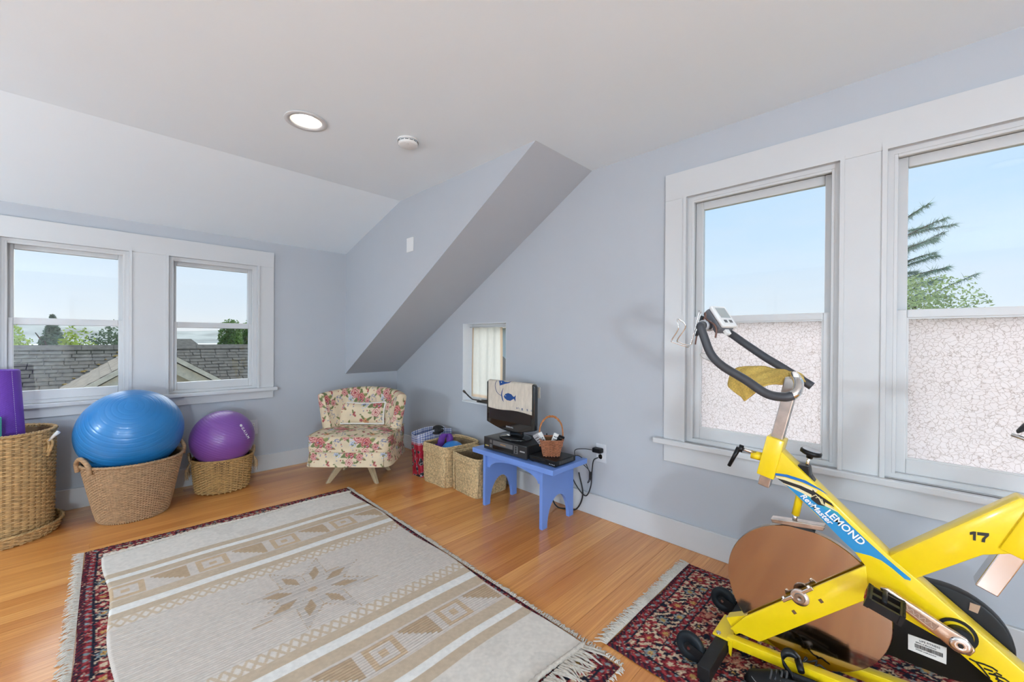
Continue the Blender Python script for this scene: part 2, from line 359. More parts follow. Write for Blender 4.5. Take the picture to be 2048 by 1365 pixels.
sash_window('window_2', BK, *LW[1], *LZ, 1.408, .036, 'small sash window nearer the corner, white gable rake outside', bot=.07)
casing('trim_1', BK, LW, LZ, -.62, 1.216, .148, .24, 'white casing and sill around the pair of small windows', stool=.032, apron=.072)
sash_window('window_4', RT, *RW[0], *RZ, 1.428, .045, 'tall sash window at the right edge with tree outside', True, bot=.07, mh=.038)
sash_window('window_3', RT, *RW[1], *RZ, 1.428, .045, 'tall sash window behind the bike handlebar', True, bot=.07, mh=.038)
casing('trim_2', RT, RW, RZ, -.81, 1.123, .169, .17, 'white casing and sill around the pair of tall windows', stool=.034, apron=.112, horn=.06)
for i, (w, a, b, z0, z1, wh) in enumerate(((LT, .9, 1.6, .815, 2.1, 'on the left-hand wall, nearer the viewer'), (LT, 1.8, 2.5, .815, 2.1, 'on the left-hand wall, farther from the viewer'), (FR, -.4, .4, .815, 2.1, 'on the wall behind the viewer'))):  # unseen windows added to let more daylight into the room
    sash_window('window_%d' % (6+i), w, a, b, z0, z1, 1.45, .04, 'added unseen sash window '+wh)
    casing('trim_%d' % (3+i), w, [(a, b)], (z0, z1), a-.12, b+.12, .12, 0, 'white casing of the added sash window '+wh)
# small deep-set casement under the slope
w5 = thing('window_5', 'small deep-set casement window with winding crank under the slope', 'window', (XR, 2.9, .668), kind='structure')
a, b, c, d = SW
WHT = mat('reveal_white', (.78, .80, .83), .5, noise=.01)
m = MB(); RT.box(m, a, a+.004, c, d, -.16, -.001); RT.box(m, b-.004, b, c, d, -.16, -.001); RT.box(m, a, b, d-.004, d, -.16, -.001); RT.box(m, a, b, c, c+.012, -.16, .006)
m.build('reveal_lining', WHT, w5, world=True)
m = MB(); ring(m, RT, a+.004, b-.004, c+.012, d-.004, .03, .03, .03, -.16, -.12); cf = m.build('casement_sash', TRIM, w5, world=True, bevel=.003)
m = MB(); RT.box(m, a+.03, b-.03, c+.04, d-.03, -.142, -.138); m.build('pane', GLASS, cf, world=True)
BRZ = mat('bronze_metal', (.10, .085, .075), .4, .8, noise=.1)
m = MB(); m.box(2.60, 2.66, 2.80, 3.02, .682, .70); m.tube([(2.60, 2.98, .70), (2.575, 3.05, .705), (2.575, 3.10, .725), (2.58, 3.18, .765)], .007, 8); m.tube([(2.58, 3.175, .762), (2.58, 3.20, .776)], .011, 8)
m.tube([(2.63, 2.98, .70), (2.64, 2.80, .71), (2.66, 2.62, .72)], .006, 6)
m.build('crank', BRZ, w5, world=True, smooth=True)
# curtain on its rod
cu = thing('curtain', 'cream linen panel with tan hem hung in the small casement window', 'curtain', (2.665, 2.97, .72))
def cfn(u, v): return (2.672+.006*math.sin(u*26)+.004*math.sin(u*11+v*3), 2.735+u*.45, .715+v*.70)
m = MB().grid(70, 40, cfn); V = np.array(m.v); u = (V[:, 1]-2.735)/.45; v = (V[:, 2]-.715)/.70
hem = (u < .075)|(u > .925)|(v < .05); colr = np.where(hem[:, None], np.array([.74, .56, .40]), np.array([.86, .82, .74]))
m.build('panel', mat('linen', rough=.9, attr='pattern', noise=.06, nscale=60, stretch=(1, 3, .4), trans=.62), cu, smooth=True, world=True, cols=colr)
m = MB().tube([(2.672, 2.60, 1.418), (2.672, 3.21, 1.418)], .006, 8); m.build('rod', TRIM, cu, world=True, smooth=True)

# ------------------------------------------------------------------ ceiling fittings
LAMPM = emit_mat('bulb_light', (1., .95, .90), LAMP)
CAN = mat('can_baffle', (.80, .74, .62), .6)
def downlight(x, y, label):
    r = thing('recessed_light', label, 'ceiling light', (x, y, ZC), group='recessed ceiling lights')
    MB().lathe([(.082, 0), (.112, -.001), (.114, -.004), (.112, -.007), (.086, -.008), (.082, 0)], 48).build('trim_ring', TRIM, r, smooth=True)
    MB().lathe([(.086, -.007), (.083, .002), (.066, .085), (0.001, .086)], 40).build('baffle', CAN, r, smooth=True)
    MB().lathe([(.001, .030), (.025, .032), (.043, .040), (.048, .052), (.04, .066), (.02, .083)], 32).build('bulb', LAMPM, r, smooth=True)
    return r
spots = [(.845, 2.507, 'lit recessed downlight in the ceiling beside the smoke alarm'), (-1.5, 2.507, 'added unseen recessed downlight behind the viewer by the window wall'), (-1.5, -.5, 'added unseen recessed downlight behind the viewer in the rear left corner'), (.845, -.5, 'added unseen recessed downlight behind the viewer over the rear wall')]  # only the first is a known fitting; the rest are added for brightness
# openings for the cans in the ceiling slab
for x, y, l in spots: downlight(x, y, l)
bm = bmesh.new(); bmesh.ops.create_cone(bm, cap_ends=True, segments=40, radius1=.084, radius2=.084, depth=.24)
cm = bpy.data.meshes.new('can_cut'); bm.to_mesh(cm); bm.free()
allv = []; allf = []
for x, y, l in spots:
    n = len(allv); allv += [(p.co.x+x, p.co.y+y, p.co.z+ZC) for p in cm.vertices]; allf += [tuple(i+n for i in p.vertices) for p in cm.polygons]
cm2 = bpy.data.meshes.new('can_cut2'); cm2.from_pydata(allv, [], allf); cut = bpy.data.objects.new('can_cut', cm2); COL.objects.link(cut)
bmd = co.modifiers.new('cans', 'BOOLEAN'); bmd.object = cut; bmd.operation = 'DIFFERENCE'; bmd.solver = 'EXACT'
dg = bpy.context.evaluated_depsgraph_get(); dg.update(); nm = bpy.data.meshes.new_from_object(co.evaluated_get(dg)); co.modifiers.clear(); co.data = nm; bpy.data.objects.remove(cut)
sd = thing('smoke_alarm', 'round white smoke alarm on the ceiling', 'smoke alarm', (1.379, 2.282, ZC))
PLA = mat('white_plastic', (.78, .78, .77), .4)
MB().lathe([(.001, 0), (.066, 0), (.067, -.008), (.064, -.010)], 40).build('base', PLA, sd, smooth=True)
m = MB().lathe([(.060, -.009), (.062, -.013), (.061, -.030), (.052, -.036), (.001, -.037)], 40); m.build('cover', PLA, sd, smooth=True)
m = MB()
for k in range(14):
    a_ = 2*PI*k/14; M_ = Matrix.Rotation(a_, 4, 'Z'); m.box(.0605, .0625, -.010, .010, -.020, -.016, M_)
m.build('vent_slots', mat('slot_dark', (.08, .08, .08), .8), sd)
MB().lathe([(.001, -.0385), (.010, -.0385), (.011, -.036)], 16, Matrix.Translation((-.02, -.025, 0))).build('test_button', PLA, sd)
m = MB().box(XS-.006, XS, 3.105, 3.215, 2.07, 2.195); pl = tag(m.build('wall_plate', PLA, bevel=.002), 'blank white cover plate high on the slope cheek', 'wall plate')
def outlet(name, w, s0, s1, z0, z1, label):
    r = thing(name, label, 'outlet', w.p((s0+s1)/2, z0, 0)); m = MB(); w.box(m, s0, s1, z0, z1, 0, .006); m.build('plate', mat('outlet_plate', (.62, .64, .68), .4), r, world=True, bevel=.002)
    zc = (z0+z1)/2; sc = (s0+s1)/2
    for k in (-1, 1):
        m = MB(); w.box(m, sc-.017, sc+.017, zc+k*.024-.014, zc+k*.024+.014, .005, .009); q = m.build('socket', PLA, r, world=True, bevel=.003)
        m = MB()
        for e in (-.007, .007): w.box(m, sc+e-.001, sc+e+.001, zc+k*.024-.004, zc+k*.024+.006, .0088, .0094)
        m.build('slots', mat('slot_dark'), q, world=True)
    return r
outlet('outlet', RT, 1.555, 1.639, .40, .535, 'grey wall outlet with two black plugs beside the blue bench')
outlet('outlet', BK, 1.0, 1.083, .37, .508, 'wall outlet behind the purple exercise ball')

# ================================================================== OUTDOORS
GR = mat('lawn', (.13, .14, .06), .95, noise=.4, nscale=.6)
tag(MB().box(-400, 500, -300, 330, -5.2, -5).build('ground', GR), 'green ground far below around the houses', 'ground', kind='structure')
tag(MB().box(-500, 900, 331, 520, -5.3, -5.05).build('river', mat('river_water', (.66, .68, .66), .5)), 'pale river in the distance beyond the roofs', 'river', kind='structure')
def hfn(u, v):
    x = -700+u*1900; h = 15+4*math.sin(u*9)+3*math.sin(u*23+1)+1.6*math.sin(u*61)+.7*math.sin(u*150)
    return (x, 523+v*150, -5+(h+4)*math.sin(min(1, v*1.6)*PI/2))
tag(MB().grid(260, 10, hfn).build('hills', mat('hill_haze_tint', (.42, .41, .36), .95, noise=.35, nscale=.035), smooth=True), 'hills along the horizon with haze put into their colour', 'hills', kind='structure')  # pale hill colour stands in for the haze of distance
# neighbour's house
nh = thing('neighbour_house', 'house next door with weathered shingle roof and white-edged gable', 'house', (0, 12, -5))
RY, RZ_ = 13., 1.08; PIT = .62
SH = mat('shingle', (.15, .13, .105), .95, noise=.35, nscale=9, bump=.3, bscale=60)
SH2 = mat('shingle_grey', (.44, .345, .255), .95, noise=.3, nscale=9, bump=.3, bscale=60)
def roofz(y): return RZ_-PIT*(RY-y)
m = MB().prism([(RY, RZ_-.05), (RY-5, RZ_-.05-5*PIT), (RY-5, RZ_-.2-5*PIT), (RY, RZ_-.25), (RY+5, RZ_-.2-5*PIT), (RY+5, RZ_-.05-5*PIT)], -9, 12)
m.build('roof_deck', mat('deck', (.10, .09, .08), .95), nh, world=True)
m = MB(); rnd = random.Random(3); nrow = 34; sl = math.hypot(1, PIT)
for r in range(nrow):
    y1 = RY-.115*r; y0 = y1-.15; x = -5+rnd.random()*.2
    while x < 6.5:
        wd = rnd.uniform(.14, .34); t = rnd.uniform(.012, .026); z1, z0 = roofz(y1)-.012, roofz(y0)+t*.9
        m.add([(x, y0, z0-.02), (x+wd-.012, y0, z0-.02), (x+wd-.012, y0, z0), (x, y0, z0), (x+wd-.012, y1, z1+.006), (x, y1, z1+.006)], [(0, 1, 2, 3), (3, 2, 4, 5)]); x += wd
stuff(m.build('shingles', SH, nh, world=True))
m = MB()
for k in range(46): x = -5+k*.25; m.prism([(RY-.16, RZ_-.07), (RY, RZ_+.035), (RY+.16, RZ_-.07), (RY, RZ_+.01)], x, x+.262-.01*(k % 2))
stuff(m.build('ridge_caps', SH, nh, world=True))
m = MB().box(-8.6, 11.6, RY-4.4, RY+4.4, -5, RZ_-.3-4.4*PIT); m.build('wall', mat('stucco_cream', (.55, .50, .33), .9, noise=.08), nh, world=True)
# cross gable towards us
GX, GZ, GY, GP = .70, 1.085, 9.0, .68          # ridge x, ridge height, front plane, pitch
yb = RY-(RZ_-GZ)/PIT
HW = 2.6
for sgn, nm_ in ((-1, 'gable_slope'), (1, 'gable_slope')):
    vs = []; 
    def gp(t, yy, up=0): return (GX+sgn*t*HW, yy, GZ-GP*t*HW+up)
    yv = lambda t: RY-(RZ_-(GZ-GP*t*HW))/PIT+.02
    P = [gp(0, GY-.25, .03), gp(1, GY-.25, .03), gp(1, max(GY-.25, yv(1)), .03), gp(0, yv(0), .03)]
    Q = [(a, b, c-.10) for a, b, c in P]
    MB().add(P+Q, [(0, 1, 2, 3), (4, 7, 6, 5), (0, 4, 5, 1), (1, 5, 6, 2), (2, 6, 7, 3), (3, 7, 4, 0)]).build(nm_, SH2, nh, world=True)
    mm_ = MB(); nr = 20
    for r in range(nr):
        t1 = r/nr; t0 = (r+1.2)/nr; ye = yv(min(1, t0)); yy = GY-.26
        while yy < ye:
            wd = rnd.uniform(.15, .3)
            mm_.add([gp(t0, yy, .05), gp(t0, min(ye, yy+wd-.012), .05), gp(t1, min(ye, yy+wd-.012), .037), gp(t1, yy, .037), gp(t0, yy, .03), gp(t0, min(ye, yy+wd-.012), .03)], [(0, 1, 2, 3), (4, 5, 1, 0)]); yy += wd
    stuff(mm_.build('shingles', SH2, nh, world=True))
    # white rake board and its mouldings
    WB = mat('weathered_white', (.93, .78, .62), .8, noise=.2, nscale=12)
    for dy, dz0, dz1, nm2 in ((.0, -.26, -.02, 'rake_board'), (.06, -.05, .035, 'rake_moulding'), (-.16, -.44, -.26, 'rake_soffit')):
        P = []
        for t, zz in ((0, dz0), (0, dz1), (1, dz1), (1, dz0)): P.append((GX+sgn*t*HW, GZ-GP*t*HW+zz))
        mb = MB().prism(P, GY-.25-dy, GY-.20-dy, 'y'); mb.build(nm2, WB, nh, world=True)
MB().prism([(GX-HW+.3, -2.5), (GX+HW-.3, -2.5), (GX+HW-.3, GZ-GP*(HW-.3)-.1), (GX, GZ-.1), (GX-HW+.3, GZ-GP*(HW-.3)-.1)], GY, GY+2.6, 'y').build('gable_wall', mat('stucco_yellow', (.92, .60, .24), .9, noise=.08), nh, world=True)
MB().box(.95, 1.35, GY-.03, GY, .18, .42).build('gable_vent', mat('vent_dark', (.2, .19, .14), .9), nh, world=True)
MOSS = mat('moss', (.32, .20, .04), 1, noise=.4, nscale=30)
m = MB()
for k in range(70):
    t = rnd.random(); x = GX-t*HW; yy = RY-(RZ_-(GZ-GP*t*HW))/PIT+rnd.uniform(-.1, .06); z = roofz(yy)+.02; r = rnd.uniform(.02, .055)
    m.lathe([(.0, r*.7), (r*.7, r*.5), (r, 0)], 6, Matrix.Translation((x+rnd.uniform(-.1, .1), yy, z)))
stuff(m.build('moss', MOSS, nh, world=True))
# a second roof beyond
fh = thing('distant_house', 'dark hipped roof peeping over the ridge next door', 'house', (2.2, 22, -5))
m = MB().add([(-.35, 21, -.2), (4.2, 21, -.2), (4.2, 27, -.2), (-.35, 27, -.2), (.9, 23.5, 1.22), (3.0, 23.5, 1.22)], [(0, 1, 5, 4), (1, 2, 5), (2, 3, 4, 5), (3, 0, 4), (3, 2, 1, 0)]); m.build('roof', SH, fh, world=True)
MB().box(-.1, 3.9, 21.4, 26.6, -5, -.2).build('wall', mat('stucco_cream'), fh, world=True)

LEAFS = {}
def tree(name, label, loc, h, crown, n, leaf, mt, shape='round', seed=1, base=.25, bush=False):
    r = thing(name, label, 'tree', loc, group='trees seen through the windows'); rd = random.Random(seed); tk = MB().tube([(0, 0, 0), (.05*h, 0, h*.5), (0, .02*h, h*.93)], [h*.022, h*.015, h*.004], 7)
    lf = MB()
    for k in range(n):
        if shape == 'round':
            a, b = rd.uniform(0, 2*PI), math.acos(rd.uniform(-1, 1)); q = rd.random()**.4; lump = 1+.22*math.sin(3*a+seed)*math.sin(2*b+seed)
            p = Vector((crown*q*lump*math.sin(b)*math.cos(a), crown*q*lump*math.sin(b)*math.sin(a), h*(1+base)/2+q*lump*h*(1-base)/2*math.cos(b)))
        else:
            t = rd.random(); rr = crown*(1-t)*rd.uniform(.3, 1.); a = rd.uniform(0, 2*PI); p = Vector((rr*math.cos(a), rr*math.sin(a), h*(base+(1-base)*t)-.12*rr))
        d = Vector((rd.uniform(-1, 1), rd.uniform(-1, 1), rd.uniform(-.6, .8))).normalized(); e = d.orthogonal().normalized(); s_ = leaf*rd.uniform(.6, 1.3)
        lf.add([p-d*s_, p+e*s_*.45, p+d*s_, p-e*s_*.45], [(0, 1, 2, 3)])
    for k in range(9):
        a = rd.uniform(0, 2*PI); z0 = h*rd.uniform(.35, .8); tk.tube([(0, 0, z0), (crown*.6*math.cos(a), crown*.6*math.sin(a), z0+h*.12)], [h*.008, h*.002], 5)
    tk.build('trunk', mat('bark', (.12, .085, .06), .95, noise=.2), r); stuff(lf.build('foliage', mt, r)); return r
LG = mat('leaf_lime', (.36, .46, .05), .7, noise=.35, nscale=2, trans=.3); DG = mat('leaf_dark', (.11, .17, .08), .8, noise=.35, nscale=2, trans=.2); MG = mat('leaf_mid', (.14, .25, .045), .7, noise=.35, nscale=2, trans=.3)
p = ony(34, 678, 20.4); tree('leafy_tree', 'lime-green bushy tree over the ridge at the left edge', (p.x-.45, 20.4, -5), 6.95, .95, 9000, .065, LG, seed=2, base=.45)
p = ony(105, 678, 23.5); tree('conifer', 'dark small conifer poking over the ridge next door', (p.x, 23.5, -5), 7.1, .72, 2600, .085, DG, 'cone', 3, .72)
p = ony(150, 690, 18.9); tree('leafy_tree', 'low lime-green tree top beside the small conifer', (p.x, 18.9, -5), 6.45, .6, 5000, .06, LG, seed=4, base=.5)
p = ony(232, 690, 30); tree('leafy_tree', 'dark green tree top at the right of the left window', (p.x, 30, -5), 6.9, 1.3, 4500, .09, DG, seed=5, base=.4)
p = ony(463, 676, 19.2); tree('leafy_tree', 'mid-green tree over the ridge nearest the corner, left top', (p.x, 19.2, -5), 7.0, .42, 5000, .06, MG, 'round', 6, .7)
p = ony(492, 676, 20.3); tree('leafy_tree', 'mid-green tree over the ridge nearest the corner, right top', (p.x+.1, 20.3, -5), 6.95, .45, 5000, .06, MG, 'round', 8, .7)
ph = thing('pale_house', 'pale grey house glimpsed past the linen curtain', 'house', (19, 19, -5))
MB().box(16, 22, 16, 22, -5, 2.0).build('wall', mat('pale_siding', (.62, .66, .68), .8, noise=.1), ph, world=True)
MB().add([(15.6, 15.6, 1.9), (22.4, 15.6, 1.9), (22.4, 22.4, 1.9), (15.6, 22.4, 1.9), (19, 17.5, 3.4), (19, 20.5, 3.4)], [(0, 1, 4), (1, 2, 5, 4), (2, 3, 5), (3, 0, 4, 5), (3, 2, 1, 0)]).build('roof', SH2, ph, world=True)
# wind-blown conifer outside the tall window
TR = thing('wind_blown_conifer', 'wind-swept conifer with feathery branches outside the tall right window', 'tree', (14, .3, -5))
rd = random.Random(12); tk = MB().tube([(14, .35, -5), (14, .3, 1), (14.05, .25, 4.6)], [.2, .14, .05], 8); br = MB(); nd = MB()
for k in range(34):
    z0 = .9+k*.100; ln = rd.uniform(.5, 1.3)*(1.1 if z0 > 2 else 1.4); a = rd.uniform(-.7, .7); slp = rd.uniform(.12, .62); sd_ = -1 if k % 4 else 1
    pts = [Vector((14+math.sin(a)*ln*q, .25+sd_*math.cos(a)*ln*q*.8, z0+ln*(slp*q-.10*q*q)-.02)) for q in (0, .35, .7, 1)]
    pts = bez(pts, 7); br.tube(pts, [.018*(1-i/len(pts))+.003 for i in range(len(pts))], 4)
    for i, q in enumerate(pts[4:]):
        for e in range(20):
            d = Vector((rd.uniform(-.8, .8), rd.uniform(-.2, 1.0)*sd_, rd.uniform(-.75, .35))).normalized(); l_ = rd.uniform(.05, .19); sdv = d.orthogonal().normalized()*.006
            b0 = q+Vector((0, 0, 0))+d*.01; nd.add([b0-sdv, b0+sdv, b0+d*l_], [(0, 1, 2)])
tk.build('trunk', mat('bark'), TR, world=True, smooth=True); br.build('branches', mat('bark'), TR, world=True); stuff(nd.build('needles', mat('needle', (.26, .36, .26), .85, noise=.3, nscale=3), TR, world=True))
tree('leafy_tree', 'yellow-flecked green bush top below the wind-swept conifer', (12.5, -.25, -5), 7.75, .95, 11000, .042, mat('leaf_yellowgreen', (.42, .50, .20), .7, noise=.5, nscale=5, trans=.3), seed=9, base=.6)

# ================================================================== ADDED GLOBE FILL LAMPS, UNSEEN BEHIND THE VIEWER
def globe(parent, c, r, st, name='globe'):
    MB().lathe([(r*math.sin(PI*k/20), -r*math.cos(PI*k/20)) for k in range(21)], 32, Matrix.Translation(c)).build(name, emit_mat('fill_globe_light', (.77, .92, 1.04), st), parent, smooth=True, world=True)
BLK = mat('black_plastic', (.006, .006, .007), .38, noise=.1, spec=.3)
for x, y, zg, st, lab in ((-2.3, 3.3, 1.40, GLOBE_A, 'added fill light shaped as a globe floor lamp, left of the viewer'), (-2.2, -.30, 1.22, GLOBE_B, 'added fill light shaped as a globe floor lamp behind the viewer'), (-1.4, -2.6, 1.00, GLOBE_C, 'added fill light shaped as a globe floor lamp by the far rear wall')):
    f1 = thing('fill_globe_lamp', lab, 'added fill lamp', (x, y, 0), group='added globe fill lights')
    MB().lathe([(0.001, 0), (.15, 0), (.15, .015), (.02, .03), (.012, .05), (.012, zg-.19), (.03, zg-.18), (.001, zg-.17)], 32).build('stand', BLK, f1, smooth=True)
    globe(f1, (x, y, zg), .17, st)

# ================================================================== WICKER AND BALLS
WK1 = mat('wicker_honey', (.50, .315, .135), .6, noise=.45, nscale=26, stretch=(1, 1, 5), bump=.2, bscale=90)
WK2 = mat('wicker_brown', (.40, .245, .13), .65, noise=.4, nscale=40, stretch=(1, 1, 4), bump=.2, bscale=90)
WK3 = mat('wicker_tan', (.46, .275, .10), .6, noise=.45, nscale=30, stretch=(1, 1, 5), bump=.2, bscale=90)
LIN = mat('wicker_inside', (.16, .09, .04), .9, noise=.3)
def weave(rf, z0, z1, rows, stakes, amp, th, ovf=lambda a: 1., spp=2, flat=.5, jit=.0):
    """over-under strands: each row is one ring waving around the stakes"""
    mb = MB(); rnd = random.Random(5)
    for i in range(rows):
        z = z0+(z1-z0)*(i+.5)/rows; pts = []; n = stakes*spp; hh = (z1-z0)/rows*th
        ph = rnd.uniform(-.2, .2)
        for k in range(n):
            a = 2*PI*k/n; r = rf(z)*ovf(a)+amp*math.cos(stakes*a+PI*i)
            pts.append((r*math.cos(a), r*math.sin(a), z+jit*rnd.uniform(-1, 1)))
        P = [Vector(p) for p in pts]; seg = 4; vs = []
        for k in range(n):
            a = 2*PI*k/n; o_ = Vector((math.cos(a), math.sin(a), 0)); 
            for (du, dz) in ((.5*flat, -.35), (.5*flat, .35), (-.5*flat, .5), (-.5*flat, -.5)): vs.append(P[k]+o_*du*hh*1.2+Vector((0, 0, dz*hh)))
        fs = [(k*4+q, ((k+1) % n)*4+q, ((k+1) % n)*4+(q+1) % 4, k*4+(q+1) % 4) for k in range(n) for q in range(4)]
        mb.add(vs, fs)
    return mb
def stakes_(rf, z0, z1, n, wd, tk, nz=9, ovf=lambda a: 1.):
    mb = MB()
    for k in range(n):
        a = 2*PI*k/n; t = Vector((-math.sin(a), math.cos(a), 0)); o_ = Vector((math.cos(a), math.sin(a), 0)); vs = []
        for j in range(nz):
            z = z0+(z1-z0)*j/(nz-1); c = o_*rf(z)*ovf(a)+Vector((0, 0, z))
            vs += [c-t*wd+o_*tk, c+t*wd+o_*tk, c+t*wd-o_*tk, c-t*wd-o_*tk]
        mb.add(vs, [(j*4+q, j*4+(q+1) % 4, (j+1)*4+(q+1) % 4, (j+1)*4+q) for j in range(nz-1) for q in range(4)])
    return mb
def braid(rf, z, r, ovf=lambda a: 1., n=140, tw=46, oz=0):
    mb = MB()
    for s_ in (0, 1):
        mb.tube([((rf+r*.5*math.cos(tw*2*PI*k/n+PI*s_))*math.cos(2*PI*k/n)*ovf(2*PI*k/n), (rf+r*.5*math.cos(tw*2*PI*k/n+PI*s_))*math.sin(2*PI*k/n)*ovf(2*PI*k/n), z+r*.5*math.sin(tw*2*PI*k/n+PI*s_)) for k in range(n)], r*.75, 6, closed=True)
    return mb
def ball(name, label, c, R, axis, col, grooves, rough=.32, dep=.006):
    r = thing(name, label, 'exercise ball', (c[0], c[1], c[2]-R)); ax = Vector(axis).normalized(); M_ = frame((0, 0, R), ax.orthogonal(), ax.cross(ax.orthogonal()))
    prof = []; n = 260
    for k in range(n+1):
        t = PI*k/n; g = min([abs(t-q) for q in grooves]); rr = R*(1-(dep if g < PI/n*.9 else 0))
        prof.append((max(.0005, rr*math.sin(t)), rr*math.cos(t)))
    MB().lathe(prof, 96, M_).build('shell', mat(name+'_vinyl', col, rough, noise=.03, nscale=6, coat=.15), r, smooth=True); return r
def ringset(a, b, n): return [a+(b-a)*k/(n-1) for k in range(n)]
# tall hamper in its tray
HC = (-.45, 4.17, 0)
hm = thing('wicker_hamper', 'tall round honey-coloured wicker hamper at the left edge', 'basket', (HC[0], HC[1], .012))
hr = lambda z: .238+.012*z/.68
hb = weave(hr, .01, .655, 54, 22, .006, 1.0, spp=8, flat=.45, jit=.0007); stuff(hb.build('woven_sides', WK1, hm))
stakes_(hr, .0, .665, 44, .011, .0035).build('stakes', WK1, hm)
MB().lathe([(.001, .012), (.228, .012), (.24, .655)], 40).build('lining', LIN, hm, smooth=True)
braid(.25, .667, .011).build('rim', WK1, hm, smooth=True)
p = onx(112, 905, -.2)
hg = MB(); a_ = math.radians(-30)
hx, hy = .25*math.cos(a_), .25*math.sin(a_); o_ = Vector((math.cos(a_), math.sin(a_), 0))
hg.tube(bez([o_*.245+Vector((0, 0, .50)), o_*.262+Vector((0, 0, .56)), o_*.258+Vector((0, 0, .61)), o_*.27+Vector((.01, 0, .585)), o_*.255+Vector((0, 0, .50))], 6), .008, 7)
hh = hg.build('handle', WK1, hm, smooth=True)
hw = MB().tube([o_*.262+Vector((0, 0, .60)), o_*.285+Vector((.005, 0, .635)), o_*.30+Vector((.01, 0, .655))], [.007, .010, .012], 8); tag(hw.build('handle_grip', PLA, hh, smooth=True), 'white handle grip end')
tr = thing('wicker_tray', 'shallow round wicker tray under the tall hamper', 'tray', (HC[0], HC[1], 0))
tf = lambda z: .262+.35*max(0, z)
stuff(weave(tf, .004, .066, 6, 24, .005, 1.0, spp=4, flat=.5).build('woven_sides', WK1, tr)); braid(tf(.068), .068, .009).build('rim', WK1, tr, smooth=True)
stakes_(tf, .0, .066, 40, .008, .003, 3).build('stakes', WK1, tr); MB().lathe([(.001, .002), (.255, .002), (.258, .010), (.001, .010)], 40).build('base', LIN, tr)
# rolled mats standing in the hamper
def mat_roll(name, label, c, R, z0, z1, col, lean, back=None):
    r = thing(name, label, 'exercise mat', (c[0], c[1], z0)); H = z1-z0; n = 150; turns = 3.2; pts = []
    for k in range(n+1):
        t = k/n; a = 2*PI*turns*t-.6; rr = R*(.35+.65*t); pts.append((rr*math.cos(a), rr*math.sin(a)))
    def L(p, z): return (p[0]+lean[0]*z, p[1]+lean[1]*z, z)
    g = MB(); g.grid(n+1, 3, lambda u, v: L(pts[int(round(u*n))], .002+v*(H-.004)))
    m_ = mat(name+'_foam', col, .55, noise=.06, nscale=140); g.build('sheet', m_, r, smooth=True, solid=.007)
    nd_ = int(2*PI*R/.0125); nr_ = int(H/.0125)
    def dim(u, v):
        a = 2*PI*u; rr = R+.006+(.0040*max(0, math.sin(nd_*a)*math.sin(nr_*PI*v*2)) if .004 < v < .996 else 0); return L((rr*math.cos(a), rr*math.sin(a)), v*H)
    MB().grid(nd_*6, nr_*4, dim, wrap=True).build('dimpled_face', m_, r, smooth=True)
    if back:
        q = MB(); q.grid(60, 3, lambda u, v: L(((R+.012)*math.cos(2*PI*u), (R+.012)*math.sin(2*PI*u)), v*(H-.006)), ); q.build('backing', mat('mat_backing', back, .7), r, smooth=True)
    return r
mat_roll('purple_mat', 'purple dimpled exercise mat rolled upright in the tall hamper', (-.405, 4.115), .100, .03, 1.08, (.17, .055, .46), (-.055, .055))
b_ = thing('foam_sheet', 'thin white foam sheet at the right side of the purple mat', 'foam sheet', (-.318, 4.062, .03))
def fsh(u, v): z = v*1.045; return (-.012+.022*u-.055*z, -.018+.062*u+.055*z, z)
MB().grid(4, 12, fsh).build('sheet', mat('foam_white', (.78, .78, .80), .8), b_, solid=.008)
mat_roll('teal_roll', 'small turquoise foam roll in the tall hamper', (-.462, 3.982), .042, .03, .80, (.10, .55, .48), (0, .0))
# big basket with the blue ball
BC = (.19, 4.06, 0)
bb = thing('round_basket', 'large tapered brown wicker basket with loop handles holding blue ball', 'basket', BC)
br_ = lambda z: .19+.085*(z/.42)**.9 if z > 0 else .19
stuff(weave(br_, .008, .405, 46, 46, .0042, 1.05, spp=4, flat=.6).build('woven_sides', WK2, bb)); stakes_(br_, .0, .41, 92, .0032, .003).build('stakes', WK2, bb)
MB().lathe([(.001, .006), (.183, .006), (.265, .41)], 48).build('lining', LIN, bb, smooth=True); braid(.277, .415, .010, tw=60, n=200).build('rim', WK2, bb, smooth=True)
for a_ in (math.radians(-157), math.radians(23)):
    t_ = Vector((-math.sin(a_), math.cos(a_), 0)); o_ = Vector((math.cos(a_), math.sin(a_), 0)); g = MB()
    path = bez([o_*.277+t_*.075+Vector((0, 0, .38)), o_*.285+t_*.07+Vector((0, 0, .44)), o_*.292+Vector((0, 0, .478)), o_*.285-t_*.07+Vector((0, 0, .44)), o_*.277-t_*.075+Vector((0, 0, .38))], 10)
    g.tube(path, [.0135+.0012*(i % 2) for i in range(len(path))], 8); g.build('handle', WK2, bb, smooth=True)
BBC = Vector((.178, 4.095, .605))
d_ = ray(263, 812); tq = (BBC-CAM); d_n = d_.normalized(); tt = tq.dot(d_n); hit = CAM+d_n*(tt-math.sqrt(max(0, .302**2-(tq-d_n*tt).length**2)))
ball('blue_ball', 'big blue ribbed exercise ball resting in the large basket', BBC, .302, hit-BBC, (.02, .19, .48), ringset(.12, 2.9, 26), dep=.003)
